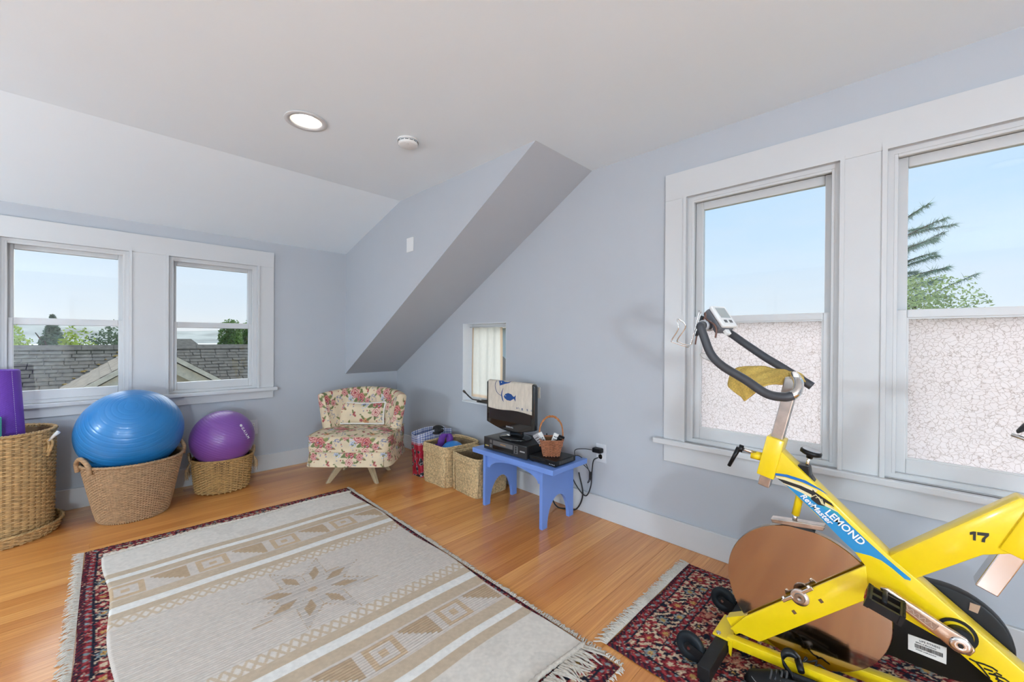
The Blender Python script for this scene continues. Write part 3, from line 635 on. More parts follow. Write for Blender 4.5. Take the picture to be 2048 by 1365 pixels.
# small basket with the purple ball
SC = (.755, 4.215, 0)
sb = thing('rope_basket', 'small wicker basket with rope tassels holding purple ball', 'basket', SC, math.radians(-12))
ov = lambda a: 1+.06*math.cos(2*a); sr = lambda z: .172+.030*(max(0, z)/.28)**.7
stuff(weave(sr, .006, .272, 26, 26, .006, 1.0, ov, spp=4, flat=.6).build('woven_sides', WK3, sb)); stakes_(sr, 0, .275, 26, .004, .004, ovf=ov).build('stakes', WK3, sb)
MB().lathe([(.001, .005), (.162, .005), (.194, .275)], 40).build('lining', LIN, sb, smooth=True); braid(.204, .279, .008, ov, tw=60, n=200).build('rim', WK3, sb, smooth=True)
RO = mat('jute_rope', (.36, .24, .13), .9, noise=.3, nscale=80)
for a_ in (PI, .12):
    t_ = Vector((-math.sin(a_), math.cos(a_), 0)); o_ = Vector((math.cos(a_), math.sin(a_), 0)); g = MB(); rr = .225
    for s_ in (0, 1):
        path = bez([o_*.21+t_*.05+Vector((0, 0, .25)), o_*rr+t_*.045+Vector((0, 0, .30)), o_*(rr+.005)+Vector((0, 0, .33)), o_*rr-t_*.045+Vector((0, 0, .30)), o_*.21-t_*.05+Vector((0, 0, .25))], 12)
        g.tube([q+Vector((.004*math.cos(i*1.2+PI*s_), .004*math.cos(i*1.2+PI*s_), .004*math.sin(i*1.2+PI*s_))) for i, q in enumerate(path)], .006, 6)
    hd = g.build('rope_handle', RO, sb, smooth=True); g = MB(); rd = random.Random(3)
    for e in (-1, 1):
        for k in range(22):
            b0 = o_*.222+t_*.05*e+Vector((0, 0, .25)); dv = o_*rd.uniform(-.002, .03)+t_*rd.uniform(-.03, .03)+Vector((0, 0, -rd.uniform(.08, .13)))
            g.tube([b0, b0+dv*.5+o_*.012, b0+dv], [.004, .0032, .002], 4)
    stuff(g.build('tassel', RO, hd))
PBC = Vector((.752, 4.195, .438))
pb = ball('purple_ball', 'smaller purple ribbed exercise ball resting in the rope basket', PBC, .232, R_*.42+U_*.88+F_*.22, (.21, .075, .33), ringset(.1, 3.0, 34), dep=.004)
tv_ = PBC-CAM; d_n = ray(486, 862).normalized(); tt = tv_.dot(d_n); hit = CAM+d_n*(tt-math.sqrt(max(0, .2335**2-(tv_-d_n*tt).length**2)))
nrm = (hit-PBC).normalized(); xd = (R_*.82-U_*.52); xd = (xd-nrm*xd.dot(nrm)).normalized()
lettering('GAIAM', .030, hit-xd*.03, xd, nrm.cross(xd), PLA, pb, 'lettering', depth=.002, spacing=1.3)

MB().lathe([(.001, .0025), (.010, .0022), (.0115, 0)], 18, frame(hit-xd*.046+nrm.cross(xd)*.010-nrm*.0015, xd, nrm.cross(xd))).build('emblem', PLA, pb, world=True)

# ================================================================== SLIPPER CHAIR
def floral(s, t, seed=0):
    """printed chintz: roses, leaves, berries and blue sprigs repeating on cream; s, t in metres"""
    TS, TT = .40, .34; s = s+seed*.137; t = t+seed*.091
    col = np.tile(np.array([.70, .565, .38]), (len(s), 1)); n = noise2(s*16, t*16, 3); col *= (.86+.22*n)[:, None]
    def wrap(ds, dt): return (ds+TS/2) % TS-TS/2, (dt+TT/2) % TT-TT/2
    def put(mask, c, k=1.): col[mask] = col[mask]*(1-k)+np.array(c)*k
    rd = random.Random(4)
    def leaf(cs, ct, an, ln, wd, c=(.22, .24, .09)):
        ds, dt = wrap(s-cs, t-ct); a = ds*math.cos(an)+dt*math.sin(an); b = -ds*math.sin(an)+dt*math.cos(an)
        e = (a/ln)**2+(np.abs(b)/(wd*(1-.35*a/ln+1e-6)))**2; put(e < 1, c); put((e < 1)&(np.abs(b) < .0018), (.10, .12, .04)); put((e > .72)&(e < 1)&(b < 0), (.10, .12, .05))
    def rose(cs, ct, r, c1, c2, c3):
        ds, dt = wrap(s-cs, t-ct); d = np.hypot(ds, dt); a = np.arctan2(dt, ds); rr = r*(1+.10*np.cos(5*a+cs*40)); q = d/rr
        put(q < 1, c1); sw = np.sin(q*15+2.2*a+1.5*np.sin(3*a)); put((q < 1)&(sw > .35), c2); put((q < .98)&(sw < -.72), c3); put((q < .22), c3)
    P1, P2, P3 = (.55, .22, .20), (.68, .40, .33), (.30, .035, .05)
    for (x, y, r) in ((.10, .10, .052), (.165, .055, .045)):
        for k in range(6): an = k*1.05+x*9; leaf(x+math.cos(an)*r*1.25, y+math.sin(an)*r*1.2, an, .034, .017, (.25, .27, .10) if k % 2 else (.16, .19, .07))
    rose(.10, .10, .052, P1, P2, P3); rose(.165, .055, .045, (.42, .10, .10), (.60, .28, .22), P3)
    for k in range(34):                      # hydrangea head of pale blue dots
        x, y = .045+rd.gauss(0, .017), .055+rd.gauss(0, .022); ds, dt = wrap(s-x, t-y); d = np.hypot(ds, dt); put(d < .0062, (.40, .42, .50)); put(d < .0024, (.75, .72, .66))
    for k in range(26):                      # blue sprigs
        x, y = .30+rd.gauss(0, .028), .06+rd.gauss(0, .024); ds, dt = wrap(s-x, t-y); put(np.hypot(ds, dt) < .0048, (.20, .21, .32))
    for k in range(22):
        x, y = .20+rd.gauss(0, .03), .25+rd.gauss(0, .02); ds, dt = wrap(s-x, t-y); put(np.hypot(ds, dt) < .0045, (.22, .24, .30))
    rose(.31, .20, .030, P2, (.74, .52, .42), P1); leaf(.35, .175, -.6, .026, .010); leaf(.275, .215, 2.6, .024, .010); leaf(.33, .235, 1.2, .022, .009)
    rose(.075, .245, .026, (.58, .28, .12), (.70, .45, .22), (.36, .06, .05)); leaf(.105, .265, .6, .028, .010); leaf(.05, .275, 2.2, .024, .009); rose(.035, .25, .015, P3, P1, P3)
    for (x, y) in ((.235, .135), (.25, .125), (.243, .112), (.37, .30), (.383, .29), (.375, .315), (.14, .20), (.152, .19)): rose(x, y, .0095, (.36, .05, .06), (.50, .16, .14), P3)
    for (x, y, r) in ((.385, .11, .034), (.005, .17, .030), (.155, .315, .036), (.245, .02, .030)):
        for k in range(4): an = k*1.6+x*30; leaf(x+math.cos(an)*r*1.2, y+math.sin(an)*r*1.15, an, .024, .011, (.25, .27, .11) if k % 2 else (.15, .18, .07))
        rose(x, y, r, P1 if y < .15 else P2, P2 if y < .15 else (.74, .52, .42), P3)
    for k in range(30):
        x, y = rd.uniform(0, TS), rd.uniform(0, TT); ds, dt = wrap(s-x, t-y); put(np.hypot(ds, dt) < .0055, rd.choice(((.16, .19, .08), (.36, .06, .07), (.22, .23, .34))))
    leaf(.22, .15, 2., .02, .007); leaf(.26, .145, 1., .018, .006); leaf(.36, .325, 2., .018, .007)
    return col
CHZ = mat('chintz', rough=.85, attr='pattern', noise=.05, nscale=120, bump=.25, bscale=500)
ch = thing('slipper_chair', 'armless low chair in cream rose-print slipcover standing in the corner', 'chair', (1.747, 3.697, 0), -PI/4)
def rsq(a, hx, hy, n=5.):
    c, s_ = math.cos(a), math.sin(a); k = (abs(c)**n+abs(s_)**n)**(-1/n); return c*k*hx, s_*k*hy
def band(name, rows, seed, nu=440, hxf=None, yoff=0.):
    """closed slab outline swept through rows (z, half-x, half-y)"""
    m = MB(); nv = len(rows)
    def fn(u, v):
        z, hx, hy = rows[int(round(v*(nv-1)))]; x, y = rsq(2*PI*u-PI/2-PI/4*0, hx, hy, 9.); return (x, y+yoff, z)
    m.grid(nu, nv, fn, wrap=True)
    V = np.array(m.v); side = np.abs(V[:, 0]) > .34
    s_ = np.where(side & (np.abs(V[:, 1]-yoff) < .26), V[:, 1]+.4*np.sign(V[:, 0]), V[:, 0]); c = floral(s_, V[:, 2]*1., seed)
    return m, c
# skirt with corner pleats, boxed seat, rounded top
rows = [(.185+.00425*k, .374-.0006*k, .30-.0006*k) for k in range(30)]
m, c = band('skirt', rows, 1, yoff=-.05); m.build('skirt', CHZ, ch, smooth=True, cols=c)
rows = [(.308, .352, .278), (.312, .356, .284)]+[(.312+.00425*k, .36+.004*math.sin(PI*k/30), .288+.004*math.sin(PI*k/30)) for k in range(30)]+[(.441, .357, .286), (.446, .352, .281)]
m, c = band('seat', rows, 0, yoff=-.05); st_ = m.build('seat_box', CHZ, ch, smooth=True, cols=c)
def stop(u, v):
    x = (u-.5)*2; y = (v-.5)*2; k = 1-.5*(abs(x)**8+abs(y)**8); return (x*.354, y*.283-.05, .443+.022*(1-x**4)*(1-y**4))
m = MB().grid(130, 110, stop); V = np.array(m.v); m.build('seat_top', CHZ, ch, smooth=True, cols=floral(V[:, 0], V[:, 1], 2))
m = MB()
for z in (.310, .444): m.tube([(*[q for q in (rsq(2*PI*k/480, .358, .286, 9.)[0], rsq(2*PI*k/480, .358, .286, 9.)[1]-.05)], z) for k in range(480)], .0035, 6, closed=True)
m.build('piping', mat('piping_cream', (.62, .50, .32), .85), ch, smooth=True)
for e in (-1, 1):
    MB().prism([(e*.322, .184), (e*.316, .184), (e*.318, .300), (e*.320, .300)], -.3535, -.349, 'y').build('pleat_shade', mat('pleat_shadow', (.30, .22, .12), .9), ch)  # dark sliver coloured as the shade inside the pleat slit
# wrapped back: arc in plan, leaning outwards
def backp(u, v, off):
    a = (u-.5)*2; th = a*1.12; top = 1+.0*a; lean = v; hw = .335+.085*lean
    x = hw*math.sin(th)/math.sin(1.12); y = .02+(.215+.065*lean)*(math.cos(th)-math.cos(1.12))/(1-math.cos(1.12)); z = .40+v*(.385-.028*abs(a)**2.2+.006*math.cos(a*3))
    nx, ny = math.sin(th), math.cos(th); return (x-nx*off, y-ny*off, z)
def backfn(u, v):          # around the thickness: inner face, rounded top, outer face
    T = .085
    if v < .46: q = v/.46; return backp(u, q, T-.006*math.sin(q*PI))
    if v < .56:
        q = (v-.46)/.10; p = Vector(backp(u, 1, T/2+T/2*math.cos(PI*q))); p.z += .022*math.sin(PI*q); return p
    q = (1-v)/.44; p = Vector(backp(u, q, 0)); p.z = .20+(p.z-.40)/.385*.585 if q < 1 else p.z; return p
m = MB().grid(220, 150, backfn); V = np.array([tuple(q) for q in m.v]); uu = np.tile(np.arange(220)/219, 150)
m.build('backrest', CHZ, ch, smooth=True, cols=floral(uu*1.02, V[:, 2], 4))
for e in (0., 1.):
    def endfn(u, v):
        a = Vector(backfn(e, v*.5)); b = Vector(backfn(e, 1-v*.5)); q = a*(1-u)+b*u; return q+Vector(((1 if e else -1)*.012*math.sin(PI*u), -.012*math.sin(PI*u), 0))
    m = MB().grid(16, 60, endfn); Vv = np.array([tuple(q) for q in m.v]); m.build('back_end', CHZ, ch, smooth=True, cols=floral(np.tile(np.arange(16)/15*.085, 60)+e*.23+.05, Vv[:, 2], 5))
BTN = Vector(backp(.66, .66, .085))
MB().lathe([(.001, .010), (.010, .009), (.016, .004), (.017, 0)], 16, frame(BTN+Vector((0, -.002, 0)), (1, 0, 0), (0, 0, 1))).build('button', mat('button_green', (.10, .11, .06), .6), ch, smooth=True)
LEGW = mat('leg_limed', (.50, .38, .23), .6, noise=.2, nscale=20, stretch=(1, 1, .2))
MB().lathe([(.001, .15), (.12, .15), (.12, .19), (.001, .19)], 24, Matrix.Translation((0, -.03, 0))).build('swivel_base', mat('base_dark', (.05, .04, .03), .8), ch)
for ex in (-1, 1):
    for ey in (-1, 1):
        f = Vector((ex*.222, -.03+ey*.19, 0)); t0 = Vector((ex*.115, -.03+ey*.10, .185)); wd = Vector((-ey*.5, ex*.5, 0)).normalized() if False else Vector((.022, 0, 0)); m = MB()
        side = (f-t0).cross(Vector((0, 0, 1))).normalized()*.021; rad = Vector((f.x, f.y+.03, 0)).normalized()
        A = [t0-rad*.05+side, t0+rad*.035+side, f+rad*.012+side*.7, f-rad*.022+side*.7]; B = [q-2*side if i < 2 else q-side*1.4 for i, q in enumerate(A)]
        m.add(A+B, [(0, 1, 2, 3), (7, 6, 5, 4), (0, 4, 5, 1), (1, 5, 6, 2), (2, 6, 7, 3), (3, 7, 4, 0)]); m.build('leg', LEGW, ch, bevel=.004)
# pillow
pc = BASE[ch.as_pointer()] @ Vector((-.035, .075, .462))
pw = thing('throw_pillow', 'small rose-print pillow with white rope edging leaning on chair back', 'pillow', pc, -PI/4)
def pil(u, v, s_):
    x = (u-.5)*2; y = (v-.5)*2; k = (1-abs(x)**2.6)*(1-abs(y)**2.6); pin = 1-.07*(1-abs(x)**2)*abs(y)**3
    px, pz = x*.222*(1-.05*(1-y*y)), 0; pz = .105+y*.106*(1-.16*(1-x*x)*(1 if y > 0 else .3)); d = s_*.055*max(0, k)**.6
    return (px, pz*.36+d*.94, pz*.94-d*.36+.012)
for s_ in (-1, 1):
    m = MB().grid(90, 56, lambda u, v: pil(u, v, s_)); V = np.array(m.v); m.build('front' if s_ < 0 else 'back', CHZ, pw, smooth=True, cols=floral(V[:, 0]*.9, V[:, 2]*.9, 6))
edge = [pil(k/40, 0, 0) for k in range(41)]+[pil(1, k/20, 0) for k in range(1, 21)]+[pil(1-k/40, 1, 0) for k in range(1, 41)]+[pil(0, 1-k/20, 0) for k in range(1, 20)]
m = MB().tube(edge, [.0095+.0018*(i % 2) for i in range(len(edge))], 8, closed=True); m.build('rope_edging', mat('rope_white', (.74, .70, .64), .9, bump=.6, bscale=300), pw, smooth=True)

# ================================================================== SEAGRASS BASKETS, BAG
SG = mat('seagrass', (.60, .43, .23), .9, noise=.5, nscale=70, bump=.6, bscale=160)
def seagrass(name, label, c, hx, hy, H, rows, cuff, seed, rz=0.):
    r = thing(name, label, 'basket', c, rz, group='square seagrass baskets'); mb = MB(); rd = random.Random(seed); N_ = 210
    for i in range(rows):
        z = H*(i+.5)/rows; f = z/H; cf = .016 if f > 1-cuff else (.010 if f > 1-cuff-.05 else 0); rr = H/rows*.62; pts = []; rs = []
        for k in range(N_):
            a = 2*PI*k/N_; x, y = rsq(a, hx*(1+.03*math.sin(f*3))+cf, hy*(1+.03*math.sin(f*3))+cf, 7.); bl = .006*math.sin(3*a+seed+f*2); pts.append((x+bl*math.cos(a), y+bl*math.sin(a), z+.006*f*math.sin(2*a+seed)+rd.uniform(-.0008, .0008)))
            rs.append(rr*(1.02+.30*math.cos(PI*(k+i)))*rd.uniform(.9, 1.12))
        mb.tube(pts, rs, 5, closed=True)
    stuff(mb.build('woven_sides', SG, r, smooth=True))
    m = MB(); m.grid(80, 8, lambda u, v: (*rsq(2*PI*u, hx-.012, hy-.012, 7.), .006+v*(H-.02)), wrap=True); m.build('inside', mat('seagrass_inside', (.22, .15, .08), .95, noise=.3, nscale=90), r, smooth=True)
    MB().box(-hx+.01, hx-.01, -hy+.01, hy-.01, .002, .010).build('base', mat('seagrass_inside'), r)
    for e in (-1, 1): MB().tube([(-hx*.97, hy*.97*e, .006), (-hx*.985, hy*.985*e, H*.4), (-hx*.99, hy*.99*e, H*(1-cuff))], .007, 6).build('corner_seam', SG, r, smooth=True)
    return r
seagrass('seagrass_basket', 'square seagrass basket with turned-down cuff holding a small blue ball', (2.285, 3.015, 0), .185, .160, .355, 26, .22, 1)
seagrass('seagrass_basket', 'empty square seagrass basket standing partly behind the blue bench', (2.315, 2.635, 0), .165, .160, .325, 24, .16, 3)
ball('small_blue_ball', 'small blue exercise ball inside the seagrass basket', (2.27, 2.965, .245), .120, (.2, -.3, .9), (.02, .20, .55), ringset(.3, 2.9, 9), dep=.003)
m = MB(); pr = mat('strap_purple', (.13, .03, .25), .7, noise=.1)
ps = thing('purple_strap', 'folded purple exercise strap beside the small blue ball', 'strap', (2.20, 3.09, .02))
def strip(path, wdv, th=.003):
    g = MB(); P = bez(path, 8); n = len(P); vs = []
    for i, q in enumerate(P):
        w_ = Vector(wdv); t = (P[min(n-1, i+1)]-P[max(0, i-1)]).normalized(); nn = t.cross(w_).normalized()*th; vs += [q-w_-nn, q+w_-nn, q+w_+nn, q-w_+nn]
    return g.add(vs, [(i*4+k, i*4+(k+1) % 4, (i+1)*4+(k+1) % 4, (i+1)*4+k) for i in range(n-1) for k in range(4)]+[(3, 2, 1, 0), tuple((n-1)*4+k for k in range(4))])
strip([(.0, 0, 0), (.02, .01, .2), (.03, .0, .33), (.05, -.03, .395), (.09, -.05, .36), (.09, -.04, .15)], (.022, -.022, 0)).build('band', pr, ps, smooth=True)
strip([(-.03, -.02, 0), (-.02, .0, .2), (-.03, .01, .30), (-.06, .02, .28), (-.07, .02, .1)], (.02, -.02, 0)).build('band', pr, ps, smooth=True)
# red shopping bag
bg_ = thing('shopping_bag', 'red floral shopping bag with blue plaid top beside the chair', 'bag', (2.30, 3.32, 0), math.radians(3))
def bagfn(u, v):
    x, y = rsq(2*PI*u-PI/2, .19+.012*v, .085*(1-.12*v), 8.); z = v*.40; w = .010*math.sin(9*2*PI*u+3*v)*math.sin(PI*v); return (x+w*.4, y+w+.02*v, z+(.020*math.cos(2*2*PI*u) if v > .9 else 0))
NU, NV = 260, 130; m = MB().grid(NU, NV, bagfn, wrap=True); V = np.array(m.v); U_a = np.tile(np.arange(NU)/NU, NV)*1.12; Va = np.repeat(np.arange(NV)/(NV-1), NU)*.40
c = np.tile(np.array([.42, .012, .035]), (len(V), 1)); nn = noise2(U_a*26, Va*30, 8); n2 = noise2(U_a*60+9, Va*60, 9); c[(nn > .63)] = (.012, .012, .016); c[(nn > .60)&(nn < .63)] = (.30, .30, .32); c[(nn < .22)] = (.30, .006, .02); c[(nn > .63)&(n2 > .72)] = (.45, .42, .40)
pt = Va > .315; ck = (np.sin(U_a*330) > .3).astype(float)+(np.sin(Va*330) > .3); c[pt] = np.where((ck[pt] > 1.5)[:, None], np.array([.07, .09, .27]), np.where((ck[pt] > .5)[:, None], np.array([.22, .27, .48]), np.array([.62, .62, .66]))); mid = (Va > .295)&(Va <= .315); c[mid] = np.where((np.sin(U_a[mid]*400) > 0)[:, None], np.array([.5, .4, .45]), np.array([.35, .02, .05]))
m.build('body', mat('bag_cloth', rough=.55, attr='pattern', noise=.05), bg_, smooth=True, cols=c, solid=.002)
MB().box(-.18, .18, -.075, .075, .001, .006).build('base', mat('bag_base', (.30, .01, .03), .6), bg_)
kp = thing('black_pouch', 'flat black padded pouch poking out of the red bag', 'pouch', (2.35, 3.31, .335), math.radians(35))
MB().lathe([(.001, .0), (.055, .0), (.072, .012), (.072, .026), (.055, .038), (.001, .041)], 28, Matrix.Translation((0, 0, .055)) @ Matrix.Rotation(.35, 4, 'X') @ Matrix.Diagonal((1.25, .75, 1, 1))).build('pad', mat('black_cloth', (.012, .012, .014), .75), kp, smooth=True)
MB().lathe([(.001, .0), (.05, .0), (.062, .010), (.055, .022), (.001, .026)], 28, Matrix.Translation((-.02, .01, .042)) @ Matrix.Rotation(.25, 4, 'X') @ Matrix.Diagonal((1.5, .8, 1, 1))).build('lower_pad', mat('black_cloth'), kp, smooth=True)
MB().box(-.06, .04, -.02, .02, -.12, .04).build('tab', mat('black_cloth'), kp, bevel=.01)

# ================================================================== BLUE BENCH WITH THE TELEVISION
BT = .437
BLU = mat('bench_blue', (.16, .28, .66), .35, noise=.04, nscale=8, bump=.05, bscale=40)
bn = thing('bench', 'blue painted wooden bench with arched cut-outs against the wall', 'bench', (2.28, 2.06, 0))
MB().box(2.085, 2.485, 1.655, 2.47, BT-.036, BT).build('seat_board', BLU, bn, world=True, bevel=.003)
def arch(w0, w1, top, cx, hw, hh, n=16):
    P = [(w0, 0), (w0, top), (w1, top), (w1, 0)]; A = [(cx+hw*math.cos(PI*k/n), hh*math.sin(PI*k/n)) for k in range(n+1)]; return P+A
for yy in (1.765, 2.345): MB().prism(arch(2.112, 2.468, BT-.036, 2.29, .125, .20), yy, yy+.026, 'y').build('leg', BLU, bn, world=True)
for xx in (2.132, 2.428):
    P = [(1.791, BT-.036), (2.345, BT-.036), (2.345, .30)]+[(2.068+.245*math.cos(PI*k/16), .30+.075*math.sin(PI*k/16)) for k in range(17)]+[(1.791, .30)]
    MB().prism(P, xx, xx+.018).build('apron', BLU, bn, world=True)
# video recorder
GRY = mat('vcr_charcoal', (.012, .012, .013), .4, noise=.08, spec=.4); GR2 = mat('vcr_grey', (.115, .112, .112), .4); SLV = mat('silver_plastic', (.45, .45, .47), .35, .3)
vc = thing('video_recorder', 'charcoal video cassette recorder under the television', 'video recorder', (2.27, 2.15, BT)); zb = BT
for fx in (2.16, 2.38):
    for fy in (1.97, 2.33): MB().lathe([(.001, 0), (.014, 0), (.014, .008), (.001, .008)], 12, Matrix.Translation((fx, fy, zb))).build('foot', BLK, vc, world=True)
MB().box(2.138, 2.42, 1.925, 2.375, zb+.008, zb+.098).build('case', GRY, vc, world=True, bevel=.003)
MB().box(2.124, 2.139, 1.923, 2.377, zb+.006, zb+.099).build('front_panel', mat('vcr_front', (.022, .022, .024), .35), vc, world=True, bevel=.004)
MB().box(2.1215, 2.125, 2.06, 2.27, zb+.052, zb+.085).build('cassette_door', GR2, vc, world=True, bevel=.002)
MB().box(2.1215, 2.125, 2.06, 2.27, zb+.022, zb+.046).build('display', mat('display_black', (.006, .006, .007), .1), vc, world=True)
for k, (y0, y1, z0, z1) in enumerate(((2.283, 2.306, .062, .085), (2.283, 2.306, .026, .05), (2.008, 2.045, .030, .088))): MB().box(2.1205, 2.125, y0, y1, zb+z0, zb+z1).build('key_panel', GR2, vc, world=True, bevel=.002)
for k in range(3): MB().lathe([(.001, .004), (.006, .003), (.007, 0)], 12, frame((2.1205, 2.026, zb+.042+.017*k), (0, -1, 0), (0, 0, 1))).build('button', GRY, vc, world=True)
for k, cc in enumerate(((.62, .50, .05), (.65, .62, .5), (.55, .30, .08))): MB().lathe([(.001, .003), (.0045, .003), (.005, 0)], 12, frame((2.1235, 2.352-.014*k, zb+.034), (0, -1, 0), (0, 0, 1))).build('jack', mat('jack_%d' % k, cc, .4), vc, world=True)
MB().box(2.1195, 2.125, 1.94, 1.985, zb+.052, zb+.060).build('eject_key', SLV, vc, world=True)
m = MB()
for k in range(7): m.box(2.1210, 2.1216, 2.187-.008*k-.005, 2.187-.008*k, zb+.064+.001*(k % 2), zb+.070+.0015*((k*3) % 2))
stuff(m.build('worn_print', mat('print_orange', (.55, .25, .06), .5), vc, world=True))
# television with draped cloth
tv = thing('television', 'small flat black television with glossy oval stand on the recorder', 'television', (2.26, 2.18, zb+.099)); tb = zb+.099
GL = mat('gloss_black', (.010, .010, .011), .08, coat=.4)
MB().lathe([(.001, 0), (.135, 0), (.140, .004), (.132, .012), (.08, .022), (.001, .026)], 48, Matrix.Translation((2.262, 2.165, tb)) @ Matrix.Diagonal((.78, 1, 1, 1))).build('stand_base', GL, tv, smooth=True, world=True)
MB().box(2.262, 2.292, 2.10, 2.23, tb+.015, tb+.11).build('stand_neck', GL, tv, world=True, bevel=.008)
ty0, ty1, tz0, tz1 = 1.935, 2.455, .575, .963
prof = [(ty0+.012, tz1), (ty1-.012, tz1), (ty1, tz1-.012), (ty1, tz0+.055)]+[(ty1-(ty1-ty0)*k/12, tz0+.055-.046*math.sin(PI*k/12)) for k in range(1, 12)]+[(ty0, tz0+.055), (ty0, tz1-.012)]
MB().prism(prof, 2.222, 2.258).build('bezel', GL, tv, world=True, bevel=.006, bseg=3, smooth=True)
MB().box(2.256, 2.30, ty0+.03, ty1-.03, tz0+.07, tz1-.03).build('back_shell', BLK, tv, world=True, bevel=.014)
MB().box(2.2205, 2.2235, ty0+.035, ty1-.035, tz0+.085, tz1-.03).build('screen', mat('lcd', (.022, .019, .019), .22), tv, world=True)
lettering('SAMSUNG', .017, (2.2208, 2.19, tz0+.040), (0, -1, 0), (0, 0, 1), SLV, tv, align='CENTER', bold=.0003)
ct = thing('printed_cloth', 'natural linen cloth with blue fish print draped over the television', 'cloth', (2.24, 2.19, .75))
cy0, cy1 = 1.956, 2.43
def cth(u, v):
    y = cy1+(cy0-cy1)*u; hang = .215+.004*u+.006*math.sin(7*u); L_ = hang+.075+.10; s_ = v*L_; w = .0025*math.sin(13*u+2*v)+.0015*math.sin(31*u)
    if s_ < hang: return (2.2165-abs(w)*(1-s_/hang), y, tz1+.003-hang+s_)
    if s_ < hang+.05: q = (s_-hang)/.05; return (2.2165+.047*q, y, tz1+.003+.006*math.sin(PI*q))
    return (2.264+.004, y, max(tz1-.02-.0, tz1+.003-(s_-hang-.05))) if s_-hang-.05 < .02 else (2.307, y, tz1-.02-(s_-hang-.07)*.8)
MB().grid(60, 60, cth).build('cloth', mat('linen_natural', (.60, .53, .44), .95, noise=.12, nscale=60, stretch=(1, 1, .3), bump=.4, bscale=400), ct, smooth=True, solid=.0012, world=True)
INK = mat('indigo_ink', (.012, .06, .23), .9); FX = 2.2128
def inkpoly(pts, name='print'): return MB().prism(pts, FX-.0008, FX+.0012).build(name, INK, ct, world=True)
tp = lambda x, y: tuple(onx(940+x/6.827, 740+y/6.827, FX)[1:])         # read off the photograph, on the cloth plane
inkpoly([tp(*q) for q in ((462, 365), (485, 330), (520, 320), (560, 335), (590, 370), (600, 375), (625, 350), (618, 385), (620, 432), (598, 395), (585, 405), (550, 424), (505, 415), (475, 390))])
inkpoly([tp(*q) for q in ((452, 252), (440, 300), (436, 340), (444, 380), (458, 438), (440, 410), (424, 345), (432, 300))])
inkpoly([tp(*q) for q in ((398, 150), (455, 148), (470, 165), (520, 172), (568, 155), (530, 182), (480, 192), (408, 216))])
P = [Vector((FX, *tp(*q))) for q in ((365, 150), (345, 190), (345, 240), (365, 300), (395, 335), (425, 350))]; MB().tube(bez(P, 6), .0016, 5).build('print', INK, ct, world=True)
for q in ((488, 356, 6), (430, 170, 9)): MB().lathe([(.001, .001), (q[2]*.00055, .001), (q[2]*.0006, 0)], 10, frame((FX-.0004, *tp(q[0], q[1])), (0, -1, 0), (0, 0, 1))).build('print_eye', mat('linen_pale', (.75, .72, .66), .9), ct, world=True)
for q, t_, sz in (((698, 553), '食', .020), ((770, 562), '生', .018), ((828, 568), '活', .012)):
    lettering(t_, sz, (FX-.0004, *tp(*q)), (0, -1, 0), (0, 0, 1), INK, ct, 'print')
tq_ = lambda x, y: Vector((FX-.0004, *tuple(onx(1020+x/25.6, 800+y/25.6, FX)[1:])))
for st_q in (((320, 450), (345, 405), (380, 420), (385, 460)), ((345, 430), (360, 465)), ((415, 415), (450, 410), (430, 450)), ((465, 460), (485, 480))): MB().tube([tq_(*e) for e in st_q], .0011, 5).build('print', INK, ct, world=True)
# disc player
dv = thing('disc_player', 'slim black disc player under the small wicker basket', 'disc player', (2.25, 1.80, BT))
MB().box(2.14, 2.365, 1.675, 1.912, zb+.006, zb+.044).build('case', BLK, dv, world=True, bevel=.003)
for fx in (2.16, 2.34):
    for fy in (1.70, 1.89): MB().box(fx-.01, fx+.01, fy-.01, fy+.01, zb, zb+.007).build('foot', BLK, dv, world=True)
MB().box(2.1375, 2.1405, 1.76, 1.905, zb+.028, zb+.036).build('tray_door', mat('display_black'), dv, world=True)
for k in range(4): MB().lathe([(.001, .002), (.0028, .002), (.003, 0)], 8, frame((2.1395, 1.688+.013*k, zb+.018), (0, -1, 0), (0, 0, 1))).build('indicator', mat('led_white', (.8, .8, .85), .3), dv, world=True)
for k in range(14): MB().box(2.18+.012*k, 2.186+.012*k, 1.6742, 1.6755, zb+.014, zb+.036).build('vent_slot', mat('slot_dark'), dv, world=True)
# little basket of remotes
WK4 = mat('wicker_red', (.32, .12, .055), .5, noise=.5, nscale=60, stretch=(1, 1, 3), bump=.2)
rb_ = thing('remote_basket', 'small square wicker basket with tall handle full of remotes', 'basket', (2.245, 1.80, zb+.045), math.radians(-46)); q8 = lambda a: (abs(math.cos(a))**8+abs(math.sin(a))**8)**(-1/8)
rf_ = lambda z: .054+.024*(max(0, z)/.115)
stuff(weave(rf_, .003, .113, 17, 20, .0035, 1.05, q8, spp=4, flat=.6).build('woven_sides', WK4, rb_)); stakes_(rf_, 0, .115, 20, .003, .003, ovf=q8).build('stakes', WK4, rb_); braid(.079, .116, .0045, q8, tw=40).build('rim', WK4, rb_, smooth=True)
MB().grid(40, 4, lambda u, v: (rf_(v*.11)*.93*q8(2*PI*u)*math.cos(2*PI*u), rf_(v*.11)*.93*q8(2*PI*u)*math.sin(2*PI*u), .004+v*.106), wrap=True).build('lining', LIN, rb_, smooth=True); MB().box(-.045, .045, -.045, .045, .001, .006).build('base', LIN, rb_)
m = MB()
hp = bez([(-.078, .0, .06), (-.083, 0, .14), (-.072, 0, .215), (-.035, 0, .262), (.0, 0, .272), (.035, 0, .262), (.072, 0, .215), (.083, 0, .14), (.078, 0, .06)], 10)
for s_ in (0, 1): m.tube([q+Vector((0, .0045*math.cos(i*.55+PI*s_), .0045*math.sin(i*.55+PI*s_))) for i, q in enumerate(hp)], .0048, 6)
